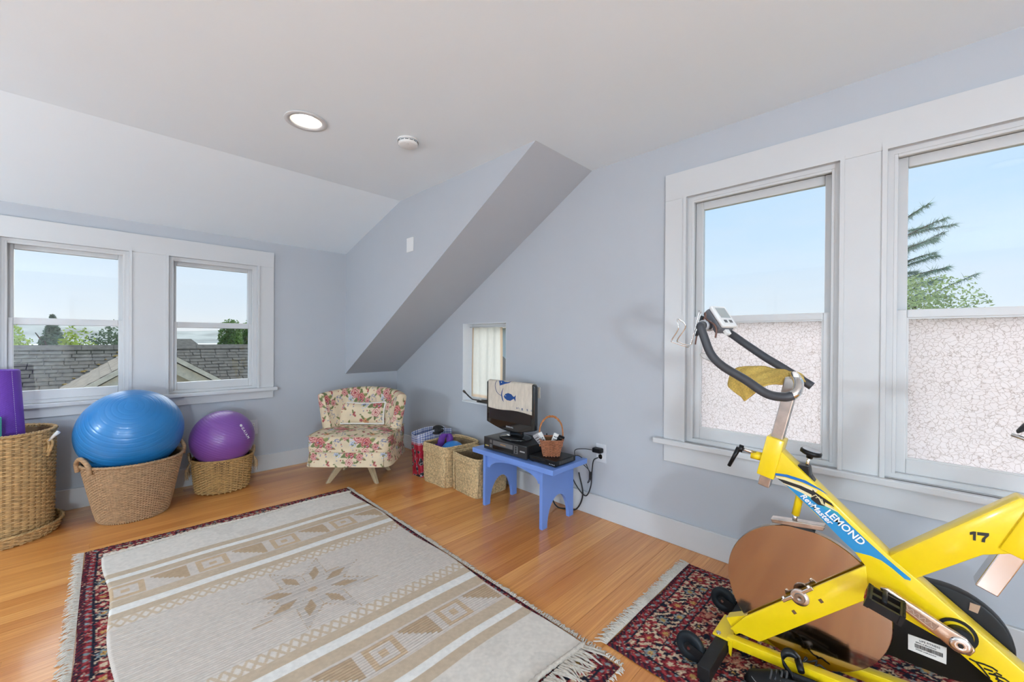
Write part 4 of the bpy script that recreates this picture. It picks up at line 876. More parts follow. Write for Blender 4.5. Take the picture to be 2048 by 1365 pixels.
m.build('handle', mat('willow_orange', (.42, .15, .04), .45, noise=.3, nscale=40), rb_, smooth=True)
def remote(label, col, ax, ay, x, y, z, L_=.17, rz=0):
    r = thing('remote_control', label, 'remote control', (2.245+x, 1.80+y, zb+.045+z), rz, group='remotes in the small basket'); M_ = Matrix.Rotation(ax, 4, 'X') @ Matrix.Rotation(ay, 4, 'Y')
    MB().box(-.022, .022, -.009, .009, 0, L_, M_).build('body', col, r, bevel=.005)
    for i in range(3):
        for j in range(6): MB().box(-.014+.010*i, -.008+.010*i, -.0105, -.0088, .03+.018*j, .038+.018*j, M_).build('key', BLK if col != BLK else GR2, r)
remote('white remote leaning left in the small basket', mat('remote_white', (.74, .73, .70), .45), .12, -.45, -.005, .02, .010, .165, math.radians(-42))
remote('white remote leaning to the back of the small basket', mat('remote_white'), -.20, .38, -.020, -.005, .010, .150, math.radians(-42))
remote('black remote leaning right in the small basket', BLK, .15, .42, .012, -.012, .010, .142, math.radians(-42))
remote('silver-grey remote sticking out toward the television', SLV, .30, -.62, -.012, .018, .030, .15, math.radians(-60))
# cords and plugs
CRD = mat('cord_black', (.012, .012, .013), .5)
ad = thing('power_adapter', 'black power adapter in the upper socket with thin cord', 'power adapter', (2.56, 1.6, .49))
MB().box(2.525, 2.572, 1.572, 1.645, .475, .51).build('body', BLK, ad, world=True, bevel=.008)
MB().tube(bez([(2.53, 1.645, .492), (2.50, 1.70, .495), (2.48, 1.76, .478), (2.47, 1.745, .43), (2.50, 1.70, .38), (2.53, 1.665, .33), (2.535, 1.66, .27), (2.535, 1.685, .24), (2.53, 1.66, .30), (2.51, 1.68, .38), (2.47, 1.69, .435), (2.42, 1.70, .462), (2.36, 1.70, .462)], 8), .0028, 6).build('cord', CRD, ad, world=True, smooth=True)
MB().tube([(2.534, 1.662, .27), (2.534, 1.662, .325)], .010, 8).build('cable_tie', CRD, ad, world=True)
pg = thing('mains_plug', 'black mains plug in the lower socket with thick cord to the floor', 'plug', (2.56, 1.6, .43))
MB().lathe([(.001, 0), (.017, 0), (.018, .02), (.010, .034), (.001, .036)], 16, frame((2.571, 1.60, .443), (0, 1, 0), (0, 0, 1))).build('body', BLK, pg, world=True, smooth=True)
MB().tube(bez([(2.54, 1.60, .443), (2.52, 1.625, .42), (2.53, 1.645, .33), (2.53, 1.655, .22), (2.53, 1.70, .14), (2.525, 1.78, .20), (2.52, 1.84, .30), (2.515, 1.88, .38)], 10), .0045, 7).build('cord', CRD, pg, world=True, smooth=True)
tc_ = thing('extension_cord', 'black cord hanging behind the bench down to the floor', 'cord', (2.50, 1.9, 0))
MB().tube(bez([(2.50, 2.05, .55), (2.505, 2.03, .42), (2.50, 2.03, .25), (2.49, 1.99, .08), (2.48, 1.93, .010), (2.50, 1.85, .008), (2.535, 1.78, .02), (2.54, 1.73, .14), (2.53, 1.76, .30)], 10), .0055, 7).build('cord', CRD, tc_, world=True, smooth=True)

# ================================================================== RUGS
def fringe(name, parent, p0, p1, out, n, ln, m, seed=1, r=.0022, sag=0., z=.006):
    g = MB(); rd = random.Random(seed); a, b, o_ = Vector(p0), Vector(p1), Vector(out).normalized(); t = (b-a).normalized()
    for k in range(n):
        q = a+(b-a)*((k+rd.random())/n); l_ = ln*rd.uniform(.6, 1.15); w = t*rd.uniform(-.5, .5)*l_
        g.tube([(q.x, q.y, z), (q.x+o_.x*l_*.5+w.x*.4, q.y+o_.y*l_*.5+w.y*.4, z+rd.uniform(0, .006)), (q.x+o_.x*l_+w.x, q.y+o_.y*l_+w.y, max(.0025, z*.5))], [r, r, r*.6], 4)
    return stuff(g.build(name, m, parent, world=True))
FRG = mat('fringe_cream', (.62, .57, .50), .95, noise=.15, nscale=200)
PAL = np.array([(.016, .018, .030), (.13, .016, .022), (.30, .040, .045), (.43, .19, .125), (.56, .42, .29), (.20, .25, .26), (.42, .25, .08)])
def persian(x, y, w, h):
    """hand-knotted look: rosettes on a lattice, vines, border bands; knots are speckled"""
    q = .0045; x = np.floor(x/q)*q; y = np.floor(y/q)*q; rs = np.random.RandomState(2)
    bx = np.minimum(x, w-x); by = np.minimum(y, h-y); edge = np.minimum(bx, by); idx = np.zeros(len(x), int)
    def rosette(px, py, sx, sy, c, off=0.):
        i = np.floor(px/sx); u = (px/sx-i-.5)*sx; k = np.where(i % 2 == 0, 0, sy/2)+off; j = np.floor((py+k)/sy); v = ((py+k)/sy-j-.5)*sy; d = np.hypot(u, v); a = np.arctan2(v, u); hsh = (i*7+j*13) % 4
        return d*(1+.22*np.cos(6*a+hsh)), hsh, a
    field = edge > .20; mid = (edge > .055)&(edge <= .17)
    # field: salmon / red ground
    d, hs, a = rosette(x, y, .085, .095, None); wv = np.sin(x*75+2*np.sin(y*40))+np.sin(y*88+2*np.sin(x*33))
    f = np.where(wv > .75, 2, np.where(wv < -.95, 0, np.where(noise2(x*55, y*55, 5) > .62, 1, 3)))
    f = np.where(d < .034, np.where(hs == 0, 0, np.where(hs == 1, 2, np.where(hs == 2, 1, 5))), f); f = np.where(d < .026, np.where(hs % 2 == 0, 4, 3), f); f = np.where(d < .016, np.where(hs < 2, 2, 0), f); f = np.where(d < .006, 6, f)
    # border: cream ground with dark scrolls
    d2, h2, a2 = rosette(x+.03, y+.02, .075, .085, None); w2 = np.sin(x*95+3*np.sin(y*31))*np.sin(y*91+3*np.sin(x*29))
    b = np.where(w2 > .35, 0, np.where(w2 < -.42, 2, 4)); b = np.where(d2 < .031, np.where(h2 < 2, 0, 1), b); b = np.where(d2 < .022, np.where(h2 == 1, 5, 2), b); b = np.where(d2 < .012, np.where(h2 % 2 == 0, 4, 6), b)
    g = np.where(np.sin((x+y)*150) > .3, 2, np.where(np.sin((x-y)*130) > .4, 5, 1))
    idx = np.where(field, f, np.where(mid, b, g)); idx = np.where((edge < .02), np.where(np.sin((x+y)*260) > 0, 0, 1), idx)
    for e0 in (.05, .17, .20): idx = np.where(np.abs(edge-e0) < .0045, 0, idx)
    flip = rs.rand(len(x)) < .12; idx = np.where(flip, rs.randint(0, 5, len(x)), idx); c = PAL[idx]*(.75+.5*rs.rand(len(x)))[:, None]; return c
PILE = mat('knotted_pile', rough=1., attr='pattern', noise=.10, nscale=260, spec=.1)
def rug(name, label, corners, res, colf, th, m, wob=.004, zf=None, seed=1, skirt=True):
    """corners: far-left, far-right, near-right, near-left on the floor"""
    A, B, C_, D = [Vector((*p, 0)) for p in corners]; w = ((B-A).length+(C_-D).length)/2; h = ((D-A).length+(C_-B).length)/2; nu, nv = int(w/res), int(h/res)
    uu, vv = np.meshgrid(np.linspace(0, 1, nu), np.linspace(0, 1, nv)); uu = uu.ravel(); vv = vv.ravel()
    P = ((1-uu)*(1-vv))[:, None]*np.array(A)+(uu*(1-vv))[:, None]*np.array(B)+(uu*vv)[:, None]*np.array(C_)+((1-uu)*vv)[:, None]*np.array(D)
    P[:, 0] += wob*np.sin(vv*17+seed)*(np.abs(uu-.5)*2)**2; P[:, 1] += wob*np.sin(uu*13+seed)*(np.abs(vv-.5)*2)**2
    X, Y = uu*w, vv*h; rs = np.random.RandomState(seed); P[:, 2] = th+(zf(X, Y, w, h) if zf is not None else 0)
    ed = np.minimum(np.minimum(uu, 1-uu)*w, np.minimum(vv, 1-vv)*h); P[:, 2] -= th*.6*np.clip(1-ed/.008, 0, 1)
    r = thing(name, label, 'rug', ((A+B+C_+D)/4)); inv = BASE[r.as_pointer()].inverted(); P = P-np.array(((A+B+C_+D)/4))
    i = np.arange(nu*nv).reshape(nv, nu); F = np.stack([i[:-1, :-1], i[1:, :-1], i[1:, 1:], i[:-1, 1:]], -1).reshape(-1, 4)
    mb = MB(); mb.v = P.tolist(); mb.f = F.tolist(); mb.build('pile' if m is PILE else 'weave', m, r, smooth=True, cols=colf(X, Y, w, h))
    base = MB(); O = [(A-(A+B+C_+D)/4), (B-(A+B+C_+D)/4), (C_-(A+B+C_+D)/4), (D-(A+B+C_+D)/4)]; base.prism([(q.x*.995, q.y*.995) for q in O], .0008, th*.5, 'z'); base.build('backing', mat('rug_backing', (.30, .22, .16), 1.), r); return r
zp = lambda X, Y, w, h: np.random.RandomState(1).uniform(-.0016, .0016, len(X))
UR = [(-.055, 3.515), (1.505, 3.455), (1.448, .80), (-.085, .85)]
ru = rug('persian_rug', 'red and navy patterned rug showing around the cream flatweave', UR, .0055, persian, .008, PILE, zf=zp)
fringe('fringe', ru, (*UR[0], 0), (*UR[3], 0), (-1, 0, 0), 520, .045, FRG, 2); fringe('fringe', ru, (*UR[1], 0), (*UR[2], 0), (1, 0, 0), 520, .028, FRG, 3)
fringe('fringe', ru, (*UR[3], 0), (*UR[2], 0), (0, -1, 0), 200, .02, FRG, 4)
def kilim(X, Y, w, h):
    x = X/w*1.43; d_s = Y/h*2.36-1.18; d = np.abs(d_s); n = noise2(X*90, Y*90, 4); CR, TA, WH, FI = np.array((.69, .63, .56)), np.array((.54, .425, .31)), np.array((.77, .74, .69)), np.array((.63, .555, .49)); c = np.tile(CR, (len(x), 1))
    def st(a, b, col): c[(d >= a)&(d < b)] = col
    st(.84, .895, TA); st(.80, .84, WH); st(.73, .80, TA); st(.56, .73, FI); st(.49, .56, TA); st(.435, .49, WH); st(.38, .435, TA); st(.0, .38, FI)
    BR = np.array((.42, .305, .20)); LT_ = np.array((.68, .615, .55))
    # lattice of little diamonds
    q = (d >= .305)&(d < .38); s_ = .042; a = (x/s_+(d-.305)/.0375*.5) % 1; b = (x/s_-(d-.305)/.0375*.5) % 1; net = (np.minimum(a, 1-a) < .17)|(np.minimum(b, 1-b) < .17); c[q&net] = TA*1.05; c[q&~net] = LT_
    # stepped triangle and hooked square, repeating
    q = (d >= .575)&(d < .715); t = (d-.575)/.14; t = np.where(d_s > 0, t, 1-t); u = ((1.43-x-.02)/.365) % 1
    t8 = np.floor(t*8)/8; tri = (u < .42)&(t8 < 1-u/.42+.06); c[q&tri] = BR*1.16
    hk = (u > .50)&(u < .96); uu = (u-.50)/.46; h1 = hk&(uu < .86)&((t > .84)|(t < .16)|(uu < .15)|(uu > .71)|((uu > .34)&(uu < .54)&(t > .36)&(t < .64))); c[q&h1] = BR*1.36
    rib_ = np.sin(Y*2*PI/.0145)
    # eight-pointed star with diamond hearts
    sx, sy = x-.735, d_s; r = np.hypot(sx, sy); an = np.arctan2(sy, sx); k = (an-PI/8) % (PI/4); k = np.minimum(k, PI/4-k); kk = ((an-PI/8+PI/8) % (PI/4))-PI/8; pa = r*np.cos(kk); pb = np.abs(r*np.sin(kk))
    pet = (pa < .31)&(pb < np.minimum(pa*.40, (.31-pa)*.34)); c[pet] = FI*1.02; c[pet&(rib_ > .55)] = FI*.72; dia = (pa > .085)&(pa < .225)&(pb < np.minimum((pa-.085)*.38, (.225-pa)*.38)); c[dia] = BR*1.08; edg = (pa < .325)&(pb < np.minimum(pa*.42, (.325-pa)*.36))&~pet; c[edg&(np.sin(Y*390) > .1)] = BR*1.15; c[r < .022] = BR*1.2
    rib = np.sin(Y*2*PI/.0145); cen = (d < .305)|((d > .57)&(d < .72)); c[cen] *= (.96+.07*rib[cen])[:, None]
    c[d > .9] *= (1-.05*(noise2(X[d > .9]*9, Y[d > .9]*9, 6) > .7))[:, None]; return c*(.93+.14*n)[:, None]
def kz(X, Y, w, h):
    d = np.abs(Y/h*2.36-1.18); rib = np.sin(Y*2*PI/.0145); cen = (d < .305)|((d > .57)&(d < .72)); z = .0055+np.where(cen, .0026*rib, .0004*np.sin(X*900)*np.sin(Y*900))
    z += .004*np.exp(-((Y-.62+.25*(X-.3))/.035)**2)*np.clip(1-X/1.0, 0, 1)+.003*np.exp(-((Y-.42-.10*X)/.03)**2); return z+.0012*noise2(X*7, Y*7, 2)
KR = [(.025, 3.355), (1.478, 3.325), (1.432, .975), (.055, 1.0)]
kr = rug('flatweave_rug', 'cream and beige flatweave rug with star motif lying on top', KR, .0042, kilim, .011, mat('wool_weave', rough=1., attr='pattern', noise=.05, nscale=400, bump=.5, bscale=700, spec=.1), wob=.010, zf=kz, seed=4)
WOL = mat('wool_cream', (.55, .49, .42), 1., noise=.2, nscale=90, bump=.6, bscale=300)
for (p, q) in ((KR[0], KR[1]), (KR[3], KR[2])):
    pts = [(p[0]+(q[0]-p[0])*k/120, p[1]+(q[1]-p[1])*k/120+.010*math.sin(k/120*13+4), .020+.002*math.sin(k*2.1)) for k in range(121)]; MB().tube(pts, [.010+.0016*math.sin(k*2.3) for k in range(121)], 8).build('rolled_hem', WOL, kr, smooth=True, world=True)
fringe('tassels', kr, (1.43, .965, 0), (.5, .98, 0), (.12, -1, 0), 120, .10, WOL, 7, r=.0042, z=.016)
BR2 = [(1.512, .905), (2.392, .895), (2.40, -1.1), (1.51, -1.1)]
r2 = rug('runner_rug', 'red and navy Persian rug with white fringe under the exercise bike', BR2, .0046, persian, .009, PILE, zf=zp, seed=3); fringe('fringe', r2, (*BR2[0], 0), (*BR2[1], 0), (-.12, 1, 0), 330, .055, FRG, 9, r=.0026)

# ================================================================== EXERCISE BIKE (faces +y, parallel to the wall)
XM = 1.87; XN, XFAR = 1.835, 1.905            # mid plane, near and far frame faces
YEL = mat('bike_yellow', (.80, .57, .006), .30, noise=.02, coat=.3); BKM = mat('bike_black_steel', (.010, .010, .011), .5, spec=.3, noise=.2, nscale=60, bump=.25, bscale=400)
CHR = mat('chrome', (.72, .70, .68), .18, 1.); STL = mat('steel_worn', (.50, .46, .43), .28, 1., noise=.25, nscale=25); RUB = mat('rubber', (.008, .012, .016), .55, spec=.3); GRIP = mat('grip_foam', (.045, .047, .055), .40, noise=.08, spec=.45)
bk = thing('exercise_bike', 'yellow indoor cycling bike with big metal flywheel on the red rug', 'exercise bike', (XM, 0, 0))
def part(mb, name, m, parent=None, **kw): return mb.build(name, m, parent or bk, world=True, **kw)
z6 = lambda x, y, X=XN: tuple(onx(1360+x/2.7035, 860+y/2.7035, X)[1:])          # photo detail on a bike plane
main = [z6(545, 115), z6(1130, 682), z6(1285, 812), (-.244, .365), (-.62, .065), (-.50, .065), (-.186, .302), (-.097, .366), z6(1020, 915), z6(1000, 740), z6(940, 660), z6(505, 240)]
fr = part(MB().prism(main, XN, XFAR), 'main_beam', YEL, bevel=.006, smooth=True)
seatb = [z6(1128, 684), z6(1840, 368), (-.27, .84), (-.245, .70), z6(1640, 682), z6(1270, 812)]
part(MB().prism(seatb, XN+.001, XFAR-.001), 'seat_beam', YEL, bevel=.006, smooth=True)
arm = [z6(1005, 735), z6(350, 1012), z6(268, 1078), z6(430, 1150), z6(1025, 915)]
part(MB().prism(arm, XN, XN+.012), 'fork_plate', YEL, bevel=.003, smooth=True); part(MB().prism(arm, XFAR-.012, XFAR), 'fork_plate', YEL, bevel=.003, smooth=True)
# base rails either side of the flywheel
for x0, x1 in ((1.797, 1.833), (1.907, 1.943)):
    part(MB().prism([(.52, .052), (.52, .088), (-.33, .165), (-.36, .125)], x0, x1), 'base_rail', YEL, bevel=.004, smooth=True)
fb = part(MB().box(1.79, 1.95, .505, .572, .0745, .083), 'front_bracket', YEL, bevel=.003); part(MB().prism([(.50, .08), (.535, .135), (.46, .18), (.44, .14)], XN+.012, XFAR-.012), 'bracket_web', YEL, fb)
part(MB().prism([(.512, .082), (.496, .082), (.500, .02), (.508, .03)], 1.79, 1.80), 'bracket_gusset', YEL, fb)
for x in (1.805, 1.935): part(MB().lathe([(.001, .004), (.009, .004), (.010, 0)], 14, Matrix.Translation((x, .552, .083))), 'bolt', CHR, fb)
part(MB().box(1.585, 2.155, .515, .56, .022, .0745), 'front_stabiliser', BKM, bevel=.003); part(MB().box(1.585, 2.155, -.60, -.55, .022, .0745), 'rear_stabiliser', BKM, bevel=.003)
for x in (1.60, 2.14):
    for y in (.535, -.575): part(MB().lathe([(.001, .0095), (.02, .0095), (.02, .024), (.001, .024)], 16, Matrix.Translation((x, y, 0))), 'foot', RUB)
# transport wheels
for x in (1.672, 2.082):
    wh = part(MB().lathe([(.018, -.012), (.045, -.013), (.054, -.008), (.056, 0), (.054, .008), (.045, .013), (.018, .012)], 36, frame((x, .617, .0665), (0, 1, 0), (0, 0, 1)), closed=True), 'transport_wheel', RUB, smooth=True)
    part(MB().lathe([(.001, -.014), (.020, -.014), (.020, .014), (.001, .014)], 20, frame((x, .617, .0665), (0, 1, 0), (0, 0, 1))), 'hub', BKM, wh); part(MB().lathe([(.001, .019), (.006, .019), (.007, .014)], 12, frame((x, .617, .0665), (0, -1, 0), (0, 0, 1))), 'axle_bolt', CHR, wh)
    for e in (-1, 1): part(MB().prism([(.56, .035), (.56, .072), (.612, .085), (.632, .07), (.612, .05)], x+e*.017-.0015, x+e*.017+.0015), 'wheel_bracket', BKM, wh)
# flywheel
def brushed():
    m = bpy.data.materials.new('flywheel_metal'); m.use_nodes = True; ns = m.node_tree.nodes; L = m.node_tree.links; b = ns['Principled BSDF']; b.inputs['Metallic'].default_value = 1.; b.inputs['Base Color'].default_value = (.50, .40, .32, 1); b.inputs['Roughness'].default_value = .2
    t = N(ns, 'ShaderNodeTexCoord'); w = N(ns, 'ShaderNodeTexNoise', Scale=220.0, Detail=2.0); mp_ = N(ns, 'ShaderNodeMapping'); mp_.inputs['Scale'].default_value = (1, .08, 1); L.new(t.outputs['Object'], mp_.inputs[0]); L.new(mp_.outputs[0], w.inputs[0])
    r = N(ns, 'ShaderNodeMapRange'); r.inputs[3].default_value = .06; r.inputs[4].default_value = .14; L.new(w.outputs[0], r.inputs[0]); L.new(r.outputs[0], b.inputs['Roughness'])
    bp = N(ns, 'ShaderNodeBump', Strength=.03, Distance=.001); L.new(w.outputs[0], bp.inputs['Height']); L.new(bp.outputs[0], b.inputs['Normal']); return m
FWC = (.28, .338); FR_ = .2535; FW = brushed()
Mf = frame((1.859, *FWC), (0, 1, 0), (0, 0, -1))
fw = part(MB().lathe([(.001, .001), (.03, .001), (FR_-.002, 0), (FR_, -.002), (FR_, -.022), (FR_-.002, -.024), (.001, -.024)], 128, Mf), 'flywheel', FW); fw.data.polygons.foreach_set('use_smooth', [True]*len(fw.data.polygons)); fw.data.set_sharp_from_angle(angle=.5)
hubc = (.279, .343)
hp_ = [(hubc[0]+.030*math.cos(a), hubc[1]+.030*math.sin(a)) for a in [2*PI*k/28 for k in range(28)]]
ht = part(MB().prism(hp_, XN-.010, XN+.001), 'hub_clamp', CHR, bevel=.003, smooth=True)
dr = Vector((0, -.72, .69)); 
for e in (-1, 1):
    c0 = Vector((XN-.006, *hubc))+dr*e*.042+Vector((0, .008, .008)); M_ = frame(c0, dr, (1, 0, 0)); part(MB().box(-.022, .022, -.005, .004, -.006, .006, M_), 'clamp_ear', CHR, ht, bevel=.002); part(MB().lathe([(.001, .007), (.006, .006), (.007, 0)], 12, frame(c0+dr*e*.012+Vector((-.002, .004, .005)), dr, (1, 0, 0))), 'clamp_bolt', CHR, ht)
part(MB().lathe([(.001, .004), (.008, .006), (.016, .006), (.018, 0)], 24, frame((XN-.010, *hubc), (0, -1, 0), (0, 0, 1))), 'axle_cap', STL, ht)
for q in ((762, 927), (617, 987)): part(MB().box(-.006, .006, -.007, .007, -.001, .0012, frame((XN, *z6(*q)), (0, -.72, .69), (0, .69, .72))), 'slot', mat('slot_rust', (.14, .07, .03), .7), bevel=.001)
# chain guard on the far side
gd = [(-.085+.158*math.cos(a), .352+.15*math.sin(a)) for a in [PI/2+PI*k/24 for k in range(25)]]+[(.20+.14*math.cos(a), .345+.143*math.sin(a)) for a in [-PI/2+PI*k/24 for k in range(25)]]
gd_ = part(MB().prism(gd, 1.93, 1.975), 'chain_guard', mat('guard_black', (.006, .006, .006), .4, spec=.25), bevel=.008, smooth=True)
GX_ = 1.9285
lb = [z6(1233, 1105, GX_), z6(1442, 1180, GX_), z6(1440, 1270, GX_), z6(1233, 1187, GX_)]
ll = part(MB().prism(lb, GX_-.0006, GX_+.002), 'label_plate', mat('label_white', (.72, .70, .66), .5), gd_)
INKB = mat('ink_black', (.012, .012, .012), .6)
o0, o1, o3 = [Vector((GX_-.0012, *lb[i])) for i in (0, 1, 3)]; ux, uy = o1-o0, o3-o0; ud, vd = ux.normalized(), -uy.normalized()
lettering('LIFE FITNESS', .0088, o0+ux*.30+uy*.22, ud, vd, INKB, ll, 'lettering')
lettering('SERIAL # LF', .0052, o0+ux*.20+uy*.37, ud, vd, INKB, ll, 'lettering'); lettering('MODEL # LF', .0052, o0+ux*.20+uy*.83, ud, vd, INKB, ll, 'lettering')
m = MB()
for row in (.37, .83):
    for k in range(11):
        a = o0+ux*(.46+.026*k)+uy*(row-.06+.01*(k % 2)); m.add([a, a+ux*.016, a+ux*.016+uy*.06, a+uy*.06], [(0, 1, 2, 3)])
stuff(part(m, 'worn_print', INKB, ll))
m = MB(); rd = random.Random(8); t = .18
while t < .90:
    w_ = rd.choice((.006, .010, .016)); a = o0+ux*t+uy*.44; b = o0+ux*(t+w_)+uy*.44; m.add([a, b, b+uy*.26, a+uy*.26], [(0, 1, 2, 3)]); t += w_+rd.choice((.006, .010))
stuff(part(m, 'barcode', INKB, ll))
rec = part(MB().prism([z6(1568, 935, 1.9285), z6(1625, 955, 1.9285), z6(1610, 995, 1.9285), z6(1562, 975, 1.9285)], 1.9275, 1.932), 'guard_window', mat('guard_window_tan', (.42, .28, .2), .4), gd_)
# crank and pedal
CP, PP = (-.119, .405), (.045, .492)
cv = Vector((0, PP[0]-CP[0], PP[1]-CP[1])); cn = cv.normalized(); pn = Vector((0, -cn.z, cn.y)); c0 = Vector((1.782, *CP))
pts = [c0-cn*.028+pn*.012, c0-cn*.028-pn*.012, c0-pn*.027, c0+cn*.04-pn*.022, c0+cv-pn*.014, c0+cv+cn*.016, c0+cv+pn*.014, c0+cn*.04+pn*.022, c0+pn*.027]
ck = part(MB().prism([(q.y, q.z) for q in pts], 1.776, 1.792), 'crank_arm', mat('crank_alloy', (.60, .47, .38), .25, 1., noise=.1), bevel=.004, smooth=True)
part(MB().lathe([(.001, .003), (.009, .004), (.021, .005), (.024, 0)], 28, frame((1.776, *CP), (0, -1, 0), (0, 0, 1))), 'crank_bolt', CHR, ck, smooth=True); part(MB().lathe([(.001, .0052), (.0065, .0052), (.007, .003)], 6, frame((1.776, *CP), (0, -1, 0), (0, 0, 1))), 'hex_socket', BLK, ck)
q0 = c0+cn*.055; part(MB().prism([((q0+pn*.012).y, (q0+pn*.012).z), ((q0+cn*.085+pn*.009).y, (q0+cn*.085+pn*.009).z), ((q0+cn*.085-pn*.009).y, (q0+cn*.085-pn*.009).z), ((q0-pn*.012).y, (q0-pn*.012).z)], 1.7752, 1.7765), 'crank_inlay', mat('crank_dark', (.33, .24, .19), .35, 1.), ck)
CKP = mat('crank_print', (.66, .58, .5), .3, .8)
cq = lambda a, b: tuple(Vector((1.7748, q0.y, q0.z))+cn*a+pn*b)
part(MB().tube([cq(.082, .0085), cq(.004, .011), cq(.004, -.011), cq(.082, -.0085)], .0007, 4), 'crank_outline', CKP, ck)
part(MB().tube(bez([cq(.080-.0045*k, .005*math.sin(k*1.9)+.001*math.sin(k*4.1)) for k in range(17)], 4), .0008, 4), 'worn_script', CKP, ck, smooth=True)
part(MB().tube([(1.79, *CP), (XN+.01, *CP)], .030, 24), 'bottom_bracket', BKM, smooth=True); part(MB().lathe([(.036, 0), (.044, 0), (.044, .006), (.036, .006)], 32, frame((XN-.0055, CP[0]+.004, CP[1]+.004), (0, 1, 0), (0, 0, 1)), closed=True), 'bracket_ring', BKM)
part(MB().tube([(1.79, *PP), (1.70, *PP)], .007, 12), 'pedal_axle', BKM, ck, smooth=True)
pd = MB(); Mp = frame((1.715, PP[0], PP[1]-.012), (1, 0, 0), (0, .96, .28)); 
pd.box(-.05, .05, -.045, -.033, -.016, .016, Mp); pd.box(-.05, .05, .033, .045, -.016, .016, Mp); pd.box(-.05, -.040, -.034, .034, -.014, .014, Mp); pd.box(.040, .05, -.034, .034, -.014, .014, Mp); pd.box(-.008, .008, -.034, .034, -.013, .013, Mp)
for k in range(12):
    for e in (-1, 1): pd.box(-.048+.0082*k, -.044+.0082*k, e*.042-.003, e*.042+.003, .015, .019, Mp)
part(pd, 'pedal', BLK)
for e in (-1, 1): part(MB().box(-.020, .020, e*.0465-.0015, e*.0465+.0015, -.007, .007, Mp), 'pedal_reflector', mat('reflector_red', (.35, .02, .02), .3))
# head sleeve, post, clamp
ax0, ax1 = Vector((XM, .3965, .765)), Vector((XM, .362, .921)); ad_ = (ax1-ax0).normalized(); fwd = Vector((0, ad_.z, -ad_.y))
Mh = frame(ax0, (1, 0, 0), fwd); L_ = (ax1-ax0).length
part(MB().box(-.040, .040, -.030, .030, 0, L_, frame(ax0, (1, 0, 0), fwd)), 'head_sleeve', YEL, bevel=.004, smooth=True)
part(MB().box(-.022, .022, -.020, .020, -.045, .345, frame(ax0, (1, 0, 0), fwd)), 'handlebar_post', STL, bevel=.003)
cb_ = Vector((XM-.012, *tuple(onx(1512, 912, XM-.012)[1:]))); part(MB().tube([cb_-Vector((0, .03, 0)), cb_+Vector((-.004, .016, .004))], .017, 20), 'clamp_boss', YEL, smooth=True)
k0, k1, k2 = onx(1512, 907, 1.85), onx(1478, 896, 1.835), onx(1458, 932, 1.83)
lv = part(MB().tube([k0, k1], [.007, .007], 10), 'lever_stud', CHR, smooth=True); k1b = onx(1486, 899, 1.838)
part(MB().tube([k1b, k1+(k1-k1b)*.1], .015, 14), 'lever_hub', BLK, lv, smooth=True); part(MB().tube([k1, k1*.45+k2*.55, k2], [.014, .011, .010], 12, flat=.7), 'lever_handle', BLK, lv, smooth=True)
# resistance knob and brake
kc = onx(1622, 905, XM); kb = onx(1610, 945, XM); part(MB().tube([kb, kc], .0055, 10), 'knob_stem', CHR, smooth=True); kd = (kc-kb).normalized()
kn = part(MB().lathe([(.001, .010), (.030, .009), (.034, .004), (.034, -.006), (.026, -.010), (.012, -.012), (.010, -.024), (.001, -.025)], 32, frame(kc, Vector((1, 0, 0)), kd.cross(Vector((1, 0, 0))))), 'resistance_knob', BLK, smooth=True); part(MB().lathe([(.001, .012), (.026, .011), (.029, .009)], 32, frame(kc, Vector((1, 0, 0)), kd.cross(Vector((1, 0, 0))))), 'knob_cap', SLV, kn, smooth=True)
h0 = Vector((XM, *z6(690, 255, XM))); part(MB().prism([z6(625, 190, XM), z6(655, 185, XM), z6(705, 195, XM), z6(712, 245, XM), z6(742, 290, XM), z6(730, 298, XM)], XM-.022, XM+.022), 'knob_housing', BLK, bevel=.004)
b0, b1, b2 = onx(1602, 985, XM), onx(1591, 1030, XM), onx(1589, 1041, XM); bt = part(MB().tube([onx(1607, 960, XM), b1], .013, 16), 'brake_tube', YEL, smooth=True); part(MB().tube([b1, b2], .008, 12), 'brake_rod', CHR, bt, smooth=True)
bp_ = [onx(1543, 1037, XM), onx(1546, 1046, XM), onx(1600, 1056, XM), onx(1648, 1063, XM), onx(1652, 1054, XM), onx(1600, 1045, XM)]
part(MB().prism([(q.y, q.z+.006) for q in bp_], XM-.02, XM+.02), 'brake_arm', STL, bevel=.003); part(MB().prism([(.31, .598), (.25, .598), (.24, .588), (.32, .588)], XM-.014, XM+.014), 'brake_pad', mat('felt_black', (.02, .02, .02), .9))
# decals on the near face
XD = XN-.0006
def decal(pts, col, name='decal', d=0.): return part(MB().prism([z6(*q) for q in pts], XD-d, XN+.001), name, col)
DB = mat('decal_blue', (.004, .23, .50), .35, coat=.3); DT = mat('decal_teal', (.02, .30, .40), .35); DC = mat('decal_cream', (.72, .62, .36), .4); DK = mat('decal_black', (.010, .010, .011), .4); DN = mat('decal_royal', (.0, .12, .42), .4)
decal([(565, 292), (600, 297), (690, 345), (760, 385), (830, 428), (905, 500), (1010, 600), (1110, 690), (1180, 750), (1248, 806), (1246, 817), (1215, 808), (1150, 752), (1090, 708), (1030, 682), (945, 660), (880, 600), (740, 458)], DB)
decal([(590, 296), (690, 340), (760, 380), (830, 425), (900, 494), (870, 478), (790, 432), (700, 372)], DT, d=.0003)
decal([(505, 233), (580, 243), (680, 275), (760, 322), (800, 352), (742, 320), (660, 284), (570, 256), (512, 246)], DN, d=.0003)
